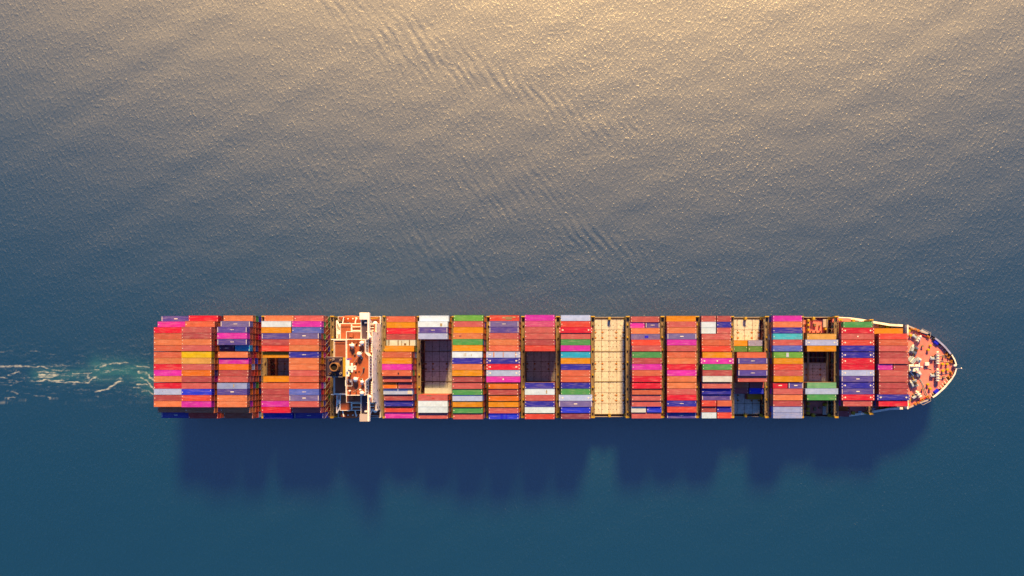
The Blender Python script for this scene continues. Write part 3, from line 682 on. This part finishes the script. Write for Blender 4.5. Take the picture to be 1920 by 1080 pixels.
for k, s in BAYS.items():
    for e in bay(s):
        r = int(e[0]); c = e[1]; t = float(e[2]); xc = BX[k]
        n = max(1, round(t)); H = t*2.6; h = H/n; htop = min(2.9, max(2.45, h)) if n > 1 else h
        base = HATCH+.03
        ztop = base+H; z = ztop-htop
        if len(c) == 2 and c[1] != '4':
            for i, cc in enumerate(c):
                if cc == '-': continue
                sx = -1 if i == 0 else 1
                container(k, r, cc, 20, xc+sx*3.23, z, htop, ('aft half, ' if i == 0 else 'forward half, ') if '-' not in c else ''); ncont += 1
        else:
            L = 45 if len(c) == 2 else 40
            container(k, r, c[0], L, xc+random.uniform(-.04, .04), z, htop); ncont += 1
        if n > 1:
            hh = (z-base)/(n-1)
            for i in range(n-1):
                def pick():
                    q = random.choice(LOWW)
                    return alb(PAL[q])
                if random.random() < .12 or (len(c) == 2 and c[1] != '4'):
                    if not c.startswith('-'): low_box(xc-6.1, xc-.15, rowY(r), base+i*hh, base+(i+1)*hh, pick())
                    if not c.endswith('-'): low_box(xc+.15, xc+6.1, rowY(r), base+i*hh, base+(i+1)*hh, pick())
                else:
                    low_box(xc-6.09, xc+6.09, rowY(r), base+i*hh, base+(i+1)*hh, pick())
patches()
for o in bpy.data.objects:
    if 'bayrow' in o: del o['bayrow']
print('containers', ncont)
lm = bpy.data.meshes.new('lower_tier_containers'); lm.from_pydata(low_v, [], low_f); lm.update(); lm.materials.append(MAT['boxmix'])
ca = lm.color_attributes.new('col', 'FLOAT_COLOR', 'CORNER')
arr = np.ones((len(lm.loops), 4), np.float32); lt = np.empty(len(lm.polygons), np.int32); lm.polygons.foreach_get('loop_total', lt)
arr[:, :3] = np.repeat(np.array(low_c, np.float32), lt, axis=0); ca.data.foreach_set('color', arr.ravel())
tag(link('lower_tier_containers', lm), 'mixed coloured containers of the tiers under the topmost ones', 'containers', kind='stuff')

for x, z1 in ((BX[5]+6.25, 17.5), (BX[6]+6.25, 15.5), (BX[7]+6.25, 15.5), (BX[8]+6.25, 15.5), (BX[3]+6.25, 15.5), (BX[2]+6.25, 15.5), (BX[4]-6.3, 15.5)):
    rods(x+.1, range(1, 18), 10.6, z1)
    if x == BX[5]+6.25: rods(x+.1, range(1, 18), 17.5, 22.5)
for k in (13, 14, 17, 19, 20): rods(BX[k]-6.4, range(2, 17) if k < 19 else range(3, 16), 10.6, 15.4)

# ------------------------------------------------------------------ superstructure
def deckhouse():
    g = link('deckhouse', None, ship)
    def blk(name, x0, x1, y0, y1, z0, z1, roof='terra', edge=.22):
        MB().box(x0, x1, y0, y1, z0, z1).build(name, 'white', g)
        MB().box(x0+edge, x1-edge, y0+edge, y1-edge, z1+.003, z1+.03).build('deck_plating', roof, g)
    XF = -80.6
    blk('accommodation_tier', -98.6, XF-.1, -21.4, 21.4, DECK, 19.6, 'terra2')
    blk('accommodation_tier', -95.6, XF-.05, -18.0, 18.0, 19.6, 25.6, 'terra')
    blk('accommodation_tier', -91.4, XF, -14.4, 14.4, 25.6, 31.0, 'terra2')
    # engine casing and its two roof decks beside the funnel
    blk('engine_casing', -97.3, -91.45, -11.0, 11.0, 19.6, 27.6, 'terra2')
    # wheelhouse with its chamfered front
    pl = [W(u, v, 35)[:2] for u, v in ((650,636),(686,636),(686,661),(693,668),(693,708),(686,714),(686,741),(650,741))]
    MB().prism(pl, 31.0, 35.0).build('wheelhouse', 'white', g)
    cx = sum(p[0] for p in pl)/8; cy = sum(p[1] for p in pl)/8
    MB().prism([(cx+(x-cx)*.965, cy+(y-cy)*.982) for x, y in pl], 35.003, 35.03).build('deck_plating', 'terra', g)
    rl = MB()
    for a, b in zip(pl, pl[1:]+pl[:1]):
        for hz in (.55, 1.05): rl.bar((*a, 35+hz), (*b, 35+hz), .085)
        n = max(1, int(math.dist(a, b)/1.3))
        for i in range(n): rl.bar((a[0]+(b[0]-a[0])*i/n, a[1]+(b[1]-a[1])*i/n, 35), (a[0]+(b[0]-a[0])*i/n, a[1]+(b[1]-a[1])*i/n, 36.05), .06)
    rl.build('railing', 'white', g)
    # wheelhouse windows along the front
    fx = pl[3][0]
    for y in np.arange(-3.6, 4.0, 1.2): MB().box(fx-.02, fx+.035, y, y+.95, 32.6, 34.2).build('window', 'glass', g)
    for sg in (1, -1):
        for i in range(4):
            y0 = sg*(6.2+i*1.25); MB().box(pl[1][0]-.02, pl[1][0]+.035, y0, y0+sg*.95, 32.6, 34.2).build('window', 'glass', g)
    # bridge wings
    for sg in (1, -1):
        w_ = link('bridge_wing', None, ship)
        x0, x1 = -85.0, -82.05
        MB().box(x0, x1, sg*11.2, sg*21.9, 31.003, 31.5).build('wing_slab', 'white', w_)
        MB().box(x0+.15, x1-.1, sg*11.3, sg*18.9, 31.503, 31.53).build('wing_deck', 'wing', w_)
        MB().box(x1-.12, x1+.55, sg*11.2, sg*21.9, 31.2, 32.9).build('front_bulwark', 'white', w_)
        MB().bbox(x0-.3, x1-.14, sg*19.0, sg*21.8, 31.5, 33.3, .12).build('wing_cabin', 'white' if sg > 0 else 'rope', w_)
        MB().box(x0-.02, x0+.12, sg*11.2, sg*18.95, 31.5, 32.6).build('rear_bulwark', 'white', w_)
        MB().bbox(x0+1.4, x0+2.5, sg*17.6, sg*18.2, 31.54, 32.4, .06).build('wing_console', 'white', w_)
        MB().bar((x1, sg*20, 31), (-82.2, sg*17.6, 26), .2).build('wing_bracket', 'white', w_)
    # front wall windows and doors: rows of small dark panes
    for zi, z in enumerate((12.2, 15.0, 17.8, 20.8, 23.6, 26.6, 29.2)):
        lim = 19.5 if z < 19 else (17 if z < 25 else 13.5)
        for y in np.arange(-lim, lim+.1, 2.35):
            if random.random() < (.32 if z > 12 else .15):
                MB().box(XF-.14 if z < 19 else XF-.1, XF+.03, y, y+.55, z, z+.7).build('window', 'glass', g)
    # nav deck strip in front of the wheelhouse with white posts
    for sg in (1, -1):
        for y in np.arange(6.0, 10.6, .9): MB().bbox(XF-.55, XF-.1, sg*y, sg*(y+.5), 31.03, 31.9, .08).build('dodger_post', 'white', g)
        MB().bar((XF-.1, sg*5.8, 32.0), (XF-.1, sg*14.3, 32.0), .1).bar((XF-.1, sg*14.3, 32.0), (-83.0, sg*14.3, 32.0), .1).build('railing', 'white', g)
        # boat deck fittings, ladders, railings
        for y in (15.0, 16.1, 17.2): MB().box(-84.9+.8*(y > 16), -81.6, sg*y, sg*(y+.3), 25.7, 26.4).build('ladder_stair', 'white', g)
        MB().bar((-95.4, sg*17.9, 26.6), (XF-.2, sg*17.9, 26.6), .1).bar((-95.4, sg*17.9, 26.6), (-95.4, sg*11.2, 26.6), .1).bar((XF-.2, sg*17.9, 26.6), (XF-.2, sg*14.5, 26.6), .1).build('railing', 'white', g)
        for y in (14.9, 16.4): MB().box(-90.8, -86.2, sg*y, sg*(y+.28), 25.7, 26.5).build('ladder_stair', 'white', g)
        MB().box(-90.9, -90.5, sg*14.6, sg*17.6, 25.65, 26.5).build('screen_wall', 'white', g)
        MB().bbox(-89.9, -88.3, sg*12.0, sg*13.4, 31.05, 32.2, .1).build('deck_locker', 'terra', g)
        MB().box(-98.5, -91.5, sg*11.1, sg*11.45, 27.0, 28.2).build('coaming_wall', 'white', g)
        MB().bar((-97.2, sg*10.9, 28.6), (-91.5, sg*10.9, 28.6), .11).bar((-97.2, sg*10.9, 28.6), (-97.2, sg*3.9, 28.6), .11).build('railing', 'white', g)
        # provision crane with its A-shaped jib
        c = link('provision_crane', None, ship)
        MB().cyl((-96.6, sg*14.2, 19.6), .7, 5.2).build('pedestal', 'white', c)
        MB().bar((-97.3, sg*11.8, 24.4), (-97.4, sg*19.2, 24.6), .30).build('jib', 'white', c)
        MB().bar((-97.4, sg*19.2, 24.6), (-94.3, sg*14.0, 25.2), .36).build('jib', 'white', c)
        MB().bar((-97.3, sg*15.6, 24.7), (-94.6, sg*14.2, 25.1), .2).build('strut', 'white', c)
        MB().bar((-94.2, sg*14.0, 25.1), (-94.3, sg*11.9, 25.1), .28).build('strut', 'white', c)
        # lifeboat davits
        for x in (-95.1, -89.9):
            MB().path([(x, sg*17.2, 19.6), (x, sg*18.2, 24.2), (x+.6, sg*20.6, 24.6)], .24).build('davit', 'white', g)
        # forward corner: sat dome, stores crane and rope reels
        MB().cyl((-81.4, sg*18.0, 19.65), .3, 4.4).ball((-81.4, sg*18.0, 24.6), .95).build('satellite_dome', 'white', g, smooth=True)
        MB().path([(-82.0, sg*14.0, 31.6), (-81.2, sg*12.6, 33.0), (-81.0, sg*12.0, 33.2)], .26).ball((-81.0, sg*12.0, 33.3), .62).build('searchlight', 'white', g)
        MB().bar((-84.5, sg*20.4, 21.0), (-81.1, sg*20.6, 21.0), .22).cyl((-85.0, sg*20.4, 19.62), .45, 1.5).build('stores_davit', 'ochre' if sg > 0 else 'rope', g)
        MB().box(-86.9, -86.4, sg*15, sg*20.8, 19.65, 20.9).build('screen_wall', 'rope', g)
        # dark openings in the boat deck, pipes, lockers
        for x, y, sx, sy, mt in ((-97.4, 19.6, 1.2, 1.2, 'grate'), (-96.0, 12.6, .9, 1.6, 'wing'), (-83.2, 18.8, 1.6, .9, 'wing'), (-88.0, 19.0, 1.0, .6, 'white'), (-92.4, 20.9, .8, .3, 'white'), (-94.0, 18.6, .7, .7, 'white'), (-97.9, 17.0, .5, 2.4, 'tan')):
            MB().bbox(x-sx/2, x+sx/2, sg*(y-sy/2), sg*(y+sy/2), 19.62, 20.6, .08).build('deck_fitting', mt, g)
        MB().bar((-98.4, sg*21.2, 20.7), (XF-.3, sg*21.2, 20.7), .09).bar((-98.4, sg*21.2, 20.1), (XF-.3, sg*21.2, 20.1), .07).build('railing', 'rope', g)
        MB().bbox(-102.6, -99.0, sg*20.3, sg*21.3, DECK, DECK+1.6, .1).build('mooring_locker', 'ochre', g)
    # funnel
    f = link('funnel', None, ship)
    MB().box(-98.3, -91.7, -3.9, 3.9, 27.63, 33.2).build('funnel_casing', 'funnel', f)
    r = MB(); r.rev([(1.75, 33.0), (1.75, 36.2), (1.42, 36.2), (1.42, 33.3)], (-94.6, 0, 0), n=20); r.build('uptake', 'funring', f)
    MB().cyl((-94.6, 0, 35.2), 1.40, .3, n=20).build('uptake_opening', 'soot', f)
    for x, y, rr in ((-96.9, 2.7, .45), (-96.9, -2.7, .42), (-95.6, 3.0, .4), (-95.2, -3.0, .55), (-92.6, 2.8, .38), (-92.6, -2.6, .38)):
        q = MB(); q.rev([(rr, 33.15), (rr, 34.4), (rr*.75, 34.4), (rr*.75, 33.6)], (x, y, 0), n=12); q.build('exhaust_pipe', 'funring' if rr > .4 else 'rope', f)
    for y in (-4.0, 4.0): MB().bar((-98.2, y, 34.0), (-91.8, y, 34.0), .1).build('railing', 'rope', f)
    MB().box(-91.7, -90.4, -3.8, 3.8, 31.04, 34.0).build('funnel_front_house', 'ochre', f)
    for i in range(7): MB().box(-100.6+i*.32, -100.45+i*.32, -3.4, 3.4, 27.8, 28.7).build('louvre_slat', 'funnel', f)
    MB().box(-100.8, -98.32, -3.7, 3.7, 19.61, 27.8).build('louvre_house', 'funnel', f)
    # radar mast and domes on the top of the wheelhouse
    ms = link('radar_mast', None, ship)
    bx, by, _ = W(653, 690, 38)
    MB().rev([(.7, 35.03), (.45, 39.2)], (bx, by, 0), n=10).build('mast_post', 'white', ms)
    MB().box(bx-.6, bx+.6, by-3.3, by+3.4, 38.2, 38.5).build('yardarm', 'white', ms)
    MB().bbox(bx-.8, bx+3.4, by-.8, by+.8, 38.6, 38.9, .08).build('radar_platform', 'white', ms)
    MB().bbox(bx+1.6, bx+2.4, by-1.7, by+1.9, 39.6, 39.95, .1).cyl((bx+2, by, 38.9), .25, .8).build('radar_scanner', 'white', ms)
    MB().bbox(bx-.4, bx+.2, by-1.5, by+1.5, 39.1, 39.35, .1).build('radar_scanner', 'white', ms)
    MB().cyl((bx+2.9, by+.7, 38.9), .35, .5).cyl((bx+3.1, by-.5, 38.9), .3, .6).build('mast_light', 'white', ms)
    MB().box(bx-.4, bx+1.5, by+3.5, by+3.7, 38.4, 38.8).build('signal_arm', 'blue', ms)
    MB().ball((bx+.9, by-2.4, 38.6), .35).build('mast_light', 'yellow', ms)
    for u, v, rr, st in ((661,648,.85,1),(679,643,.9,1),(674,664,1.0,1),(667,711,1.0,1),(679,716,.7,1),(679,737,.9,1),(656,647,.4,1),(674,648,.36,1),(675,731,.4,1),(655,733,.36,1)):
        x, y, _ = W(u, v, 36.5); a = link('satellite_dome', None, ship)
        MB().cyl((x, y, 35.03), .3, 1.0).build('dome_stand', 'white', a)
        MB().ball((x, y, 36.1+rr*.7), rr).build('dome', 'white', a, smooth=True)
        if rr > .6:
            for q in range(4): t = random.uniform(0, 6.28); MB().bar((x, y, 35.5), (x+1.3*math.cos(t), y+1.3*math.sin(t), 36.3), .1).build('dome_bracket', 'white', a)
    x, y, _ = W(681, 690, 36); MB().cyl((x, y, 35.03), .35, 1.3).build('compass_binnacle', 'grate', g)
    x, y, _ = W(654, 718, 36)
    for a, b in (((-1.3,-1.2),(1.3,-1.2)),((1.3,-1.2),(1.3,1.2)),((1.3,1.2),(-1.3,1.2)),((-1.3,1.2),(-1.3,-1.2))):
        MB().bar((x+a[0], y+a[1], 36), (x+b[0], y+b[1], 36), .13).build('hatch_rail', 'white', g)
    MB().bbox(x+.3, x+1.0, y+.3, y+.9, 35.03, 36.2, .08).build('hatch_lid', 'white', g)
    for i in range(14):
        u, v = random.uniform(653, 684), random.uniform(642, 738); x, y, _ = W(u, v, 35.4)
        if abs(y) > 10.3: continue
        s = random.uniform(.15, .4); MB().bbox(x-s, x+s, y-s*.7, y+s*.7, 35.03, 35.03+random.uniform(.3, .9), .05).build('deck_fitting', random.choice(['white', 'terra2', 'grate']), g)
    for (u0, v0), (u1, v1) in (((663,680),(672,668)), ((676,705),(684,690)), ((662,735),(682,722))):
        MB().bar((*W(u0, v0, 35.2)[:2], 35.25), (*W(u1, v1, 35.2)[:2], 35.25), .06).build('cable_tray', 'rope', g)
deckhouse()

# lifeboats hanging under the davits
def lifeboat(sg, label):
    o = link('lifeboat', None, None, (-92.4, sg*20.05, 21.0)); tag(o, label, 'lifeboat', 'lifeboats on the boat deck')
    n = 14; m = MB(); vs = []; L = 8.6
    for i in range(n+1):
        t = i/n*2-1; wd = 1.35*(1-abs(t)**3.2)**.5+.02; x = t*L/2
        for k in range(12):
            a = 2*math.pi*k/12; zz = math.sin(a)*(1.25 if math.sin(a) < 0 else 1.35)*(1-abs(t)**4*.6)
            vs.append((x, math.cos(a)*wd, 1.3+zz))
    fs = [(i*12+k, i*12+(k+1) % 12, (i+1)*12+(k+1) % 12, (i+1)*12+k) for i in range(n) for k in range(12)]+[tuple(range(12)), tuple(range(n*12, n*12+12))[::-1]]
    m.add(vs, [f[::-1] for f in fs]).build('hull', 'lifeboat', o, smooth=True)
    MB().bbox(-3.3, -1.5, -.7, .7, 2.3, 3.05, .15).build('helm_cupola', 'lifeboat', o)
    for x in (-.6, 1.4, 3.0): MB().cyl((x, 0, 2.55), .28, .2, n=10).build('hatch', 'white', o)
    for x in (-2.9, -2.2): MB().box(x, x+.45, -.3, .3, 3.04, 3.07).build('window', 'glass', o)
    MB().bar((-4.2, 0, 1.2), (4.2, 0, 1.2), .07).build('grab_line', 'rope', o)
lifeboat(1, 'orange enclosed lifeboat on the port side below the bridge wing')
lifeboat(-1, 'orange enclosed lifeboat on the starboard side below the bridge wing')

# ------------------------------------------------------------------ forecastle gear
def bow():
    z = FORE
    def bollard(u, v, ang, mat='yellow', L=1.05):
        x, y, _ = W(u, v, z); g = link('bollard', None, ship, (x, y, z)); g.rotation_euler.z = ang
        MB().bbox(-L-.4, L+.4, -.5, .5, 0, .12, .03).build('base_plate', 'fore', g)
        for s in (-1, 1): MB().rev([(.42,.1),(.42,.95),(.58,1.0),(.58,1.15),(.4,1.2)], (s*L*.95, 0, 0), n=12).build('post', mat, g)
    bollard(1740.5, 652, R(62)); bollard(1740, 724.5, R(-62)); bollard(1769.5, 682.5, 0); bollard(1770, 694, R(15)); bollard(1704, 625, R(-70))
    bollard(1702.5, 754, R(80)); bollard(1717, 619, R(-25), 'orange', .7); bollard(1717, 756, R(25), 'orange', .7)
    def fairlead(u, v, ang, mat='orange'):
        x, y, _ = W(u, v, z); g = link('fairlead', None, ship, (x, y, z)); g.rotation_euler.z = ang
        MB().bbox(-.75, .75, -.55, .55, 0, .5, .1).build('base', mat, g)
        for s in (-1, 1): MB().rev([(.3,.4),(.22,.7),(.32,1.0)], (s*.38, 0, 0), n=10).build('roller', mat, g)
    for u, v, a in ((1774,664,60),(1778,669,60),(1782.5,677.5,80),(1782,699,100),(1778,707.5,120),(1738,744.5,30),(1728,750,30),(1739,631.5,-35),(1709,617,-25)): fairlead(u, v, R(a))
    def winch(u, v, ang, n=4, long=True):
        x, y, _ = W(u, v, z); g = link('mooring_winch', None, ship, (x, y, z)); g.rotation_euler.z = ang
        MB().bbox(-2.0, .7, -.5, 1.0, 0, .35, .08).build('bed_plate', 'machine', g)
        MB().bbox(-2.2, -.5, -.45, .45, .3, 1.35, .15).build('gearbox', 'machine', g)
        MB().cyl((-1.9, .1, .9), .42, 1.2, 'X', 12).build('motor', 'white', g)
        MB().bbox(-1.3, -.5, .6, 1.3, .05, .9, .1).build('control_box', 'grate', g)
        for i in range(n):
            yy = (i-(n-1)/2)*1.15
            MB().rev([(1.0,-.5),(1.0,-.42),(.62,-.42),(.62,.42),(1.0,.42),(1.0,.5)], (.75, yy, 1.1), 'Y', 14).build('drum', 'white', g)
        MB().rev([(.35,0),(.5,.3),(.3,.6)], (.75, n*.6+.1, 1.1), 'Y', 12).build('warping_head', 'white', g)
        MB().bar((.75, -n*.65, 1.1), (.75, n*.65, 1.1), .16).build('shaft', 'grate', g)
    winch(1752, 672.5, 0); winch(1752, 704.5, 0)
    winch(1717, 634.5, R(-35), 2); winch(1717, 741.5, R(35), 2)
    for sg, v in ((1, 657), (-1, 719)):          # anchor windlasses with yellow chains
        x, y, _ = W(1713, v, z); g = link('anchor_windlass', None, ship, (x, y, z)); g.rotation_euler.z = sg*R(-22)
        MB().bbox(-1.9, 1.4, -1.6, 1.6, 0, .3, .08).build('bed_plate', 'machine', g)
        for q in (-1.0, .1, 1.1): MB().rev([(1.1,-.3),(1.1,-.22),(.6,-.22),(.6,.22),(1.1,.22),(1.1,.3)], (.2, q, 1.1), 'Y', 14).build('drum', 'grate' if q == .1 else 'machine', g)
        MB().bbox(-1.7, -.5, -1.0, 1.0, .3, 1.5, .15).build('gearbox', 'machine', g)
        MB().cyl((-1.4, 1.0, .9), .4, 1.1, 'Y', 10).build('motor', 'white', g)
        c = MB(); p0 = Vector(W(1714, 688-sg*26, z+1.3)); p1 = Vector(W(1709, 688-sg*13, z+.5)); n = 14
        for i in range(n):
            a = p0.lerp(p1, i/n); b = p0.lerp(p1, (i+.85)/n); s = .26 if i % 2 else .17
            c.bar(a, b, s)
        c.build('anchor_chain', 'ochre', ship)
        x, y, _ = W(1708, 688-sg*13, z); h = link('chain_stopper', None, ship, (x, y, z)); h.rotation_euler.z = sg*R(-40)
        MB().bbox(-1.5, 1.5, -1.0, 1.0, 0, .9, .2).build('bed_plate', 'machine', h)
        for q in (-1.0, -.3, .5, 1.1): MB().box(q, q+.35, -1.2, 1.4, .5, 1.3).build('stopper_bar', random.choice(['white', 'machine', 'grate']), h)
        x, y, _ = W(1720.5, 688-sg*13.5, z); h = link('hydraulic_unit', None, ship, (x, y, z)); h.rotation_euler.z = sg*R(-30)
        MB().bbox(-1.1, 1.1, -.8, .8, 0, 1.3, .15).build('tank', 'machine', h); MB().cyl((.2, .3, 1.3), .4, .5).build('cap', 'white', h); MB().box(-1.1, -.5, -1.2, -.8, .1, .9).build('pump', 'grate', h)
        x, y, _ = W(1728, 688-sg*39+(3 if sg < 0 else 0), z); MB().rev([(.3,0),(.3,.7),(.5,.75),(.5,.95)], (x, y, z), n=10).build('mushroom_vent', 'grate', ship)
        x, y, _ = W(1767.5, 688-sg*18.5, z); MB().rev([(.3,0),(.3,.7),(.5,.75),(.5,.95)], (x, y, z), n=10).build('mushroom_vent', 'grate', ship)
        x, y, _ = W(1754.5, 688-sg*46, z); h = MB().bbox(-1.05, 1.05, -.8, .8, 0, .9, .1).build('deck_locker', 'blue', ship, (x, y, z)); h.rotation_euler.z = sg*R(-38)
        # red side platform with its rail at the shoulder of the bow
        x, y, _ = W(1733, 688-sg*62, z); h = link('accommodation_platform', None, ship, (x, y, z)); h.rotation_euler.z = sg*R(-27)
        MB().box(-2.6, 2.2, sg*-.9, sg*-.3, .02, .5).build('kick_plate', 'red', h); MB().box(-1.9, 1.7, sg*-.25, sg*1.2, .02, .12).build('step_plate', 'machine', h)
        MB().bar((-2.0, sg*1.3, 1.1), (1.8, sg*1.3, 1.1), .1).bar((-2.6, sg*-.2, 1.1), (-2.0, sg*1.3, 1.1), .1).bar((1.8, sg*1.3, 1.1), (2.4, sg*-.3, 1.1), .1).build('platform_rail', 'rope', h)
        # breakwater wing
        MB().box(142.4, 143.0, sg*13.4, sg*17.9, DECK+.05, FORE+2.2).build('breakwater_wing', 'white', ship)
        MB().box(139.6, 142.3, sg*13.6, sg*17.4, DECK+.05, 13.0).build('breakwater_deck', 'lilac', ship)
    MB().box(142.35, 142.9, -13.3, 13.3, DECK+.05, FORE+1.0).build('breakwater', 'orange', ship)
    # foremast and its house
    g = link('foremast', None, ship)
    x0, y0, _ = W(1703, 697, z+2); x1, y1, _ = W(1723, 683.5, z+2)
    MB().bbox(x0, x1, y0, y1, z+.01, z+2.6, .15).build('mast_house', 'white', g)
    MB().rev([(.55, z+2.6), (.3, z+11)], ((x0+x1)/2-1, 0, 0), n=10).build('mast_post', 'white', g)
    MB().box((x0+x1)/2-1.2, (x0+x1)/2-.8, -1.6, 1.6, z+8.5, z+8.8).build('crosstree', 'white', g)
    for i in range(9):
        a, b = random.uniform(x0+.2, x1-.3), random.uniform(y0+.2, y1-.2); s = random.uniform(.12, .3)
        MB().bbox(a-s, a+s, b-s, b+s, z+2.6, z+2.6+random.uniform(.2, .7), .05).build('mast_fitting', random.choice(['white', 'grate', 'machine']), g)
    x, y, _ = W(1736, 682.5, z); MB().bbox(x-.9, x+.9, y-.75, y+.75, z+.01, z+1.2, .12).build('store_hatch', 'white', ship)
    # stem light and jackstaff at the very bow
    g = link('jackstaff', None, ship)
    MB().bar((163.2, -.6, 16.6), (164.6, -.6, 19.0), .07).build('staff', 'white', g); MB().ball((164.6, -.6, 19.1), .28).build('stem_light', 'white', g); MB().bbox(162.5, 163.6, .2, 1.0, 16.2, 17.4, .1).build('staff_base', 'white', g)
    for sg in (1, -1):
        for t in (0.2, .45, .62, .8):
            x = 152+t*12; b = hbw(x)
            MB().bbox(x-.45, x+.45, sg*(b-1.15), sg*(b-.45), z+.01, z+1.0, .1).build('chock', 'dark', ship)
bow()
# mooring ropes paid out on the forecastle
def rope(pts, label):
    P = [Vector(W(u, v, FORE+.15)) for u, v in pts]; Q = []
    for a, b in zip(P, P[1:]):
        for i in range(4): Q.append(a.lerp(b, i/4)+Vector((0, random.uniform(-.09, .09), 0)))
    Q.append(P[-1]); tag(MB().path(Q, .15, n=6).build('mooring_rope', 'rope'), label, 'rope', 'mooring ropes on the forecastle')
rope([(1757,664.5),(1763,666.5),(1770,666),(1777,668.5)], 'pale mooring rope from port bow winch to the upper fairlead')
rope([(1757,676.5),(1765,677),(1775,678.5),(1781,678)], 'pale mooring rope running straight ahead from the port bow winch')
rope([(1757,701.5),(1768,701),(1781,699)], 'pale mooring rope running straight ahead from the starboard bow winch')
rope([(1757,710.5),(1766,711),(1771,708.5),(1777,705)], 'pale mooring rope from starboard bow winch to the lower fairlead')
rope([(1733,691),(1738,690),(1744,691.5),(1747,693)], 'short pale rope lying coiled beside the white store hatch')
rope([(1721,706),(1727,713),(1732,723),(1736,735),(1740,744)], 'long pale mooring rope running diagonally to the starboard rail')
rope([(1723,710),(1728,718),(1731,728),(1734,738),(1738,745)], 'second diagonal mooring rope, aft of the long one at the starboard rail')
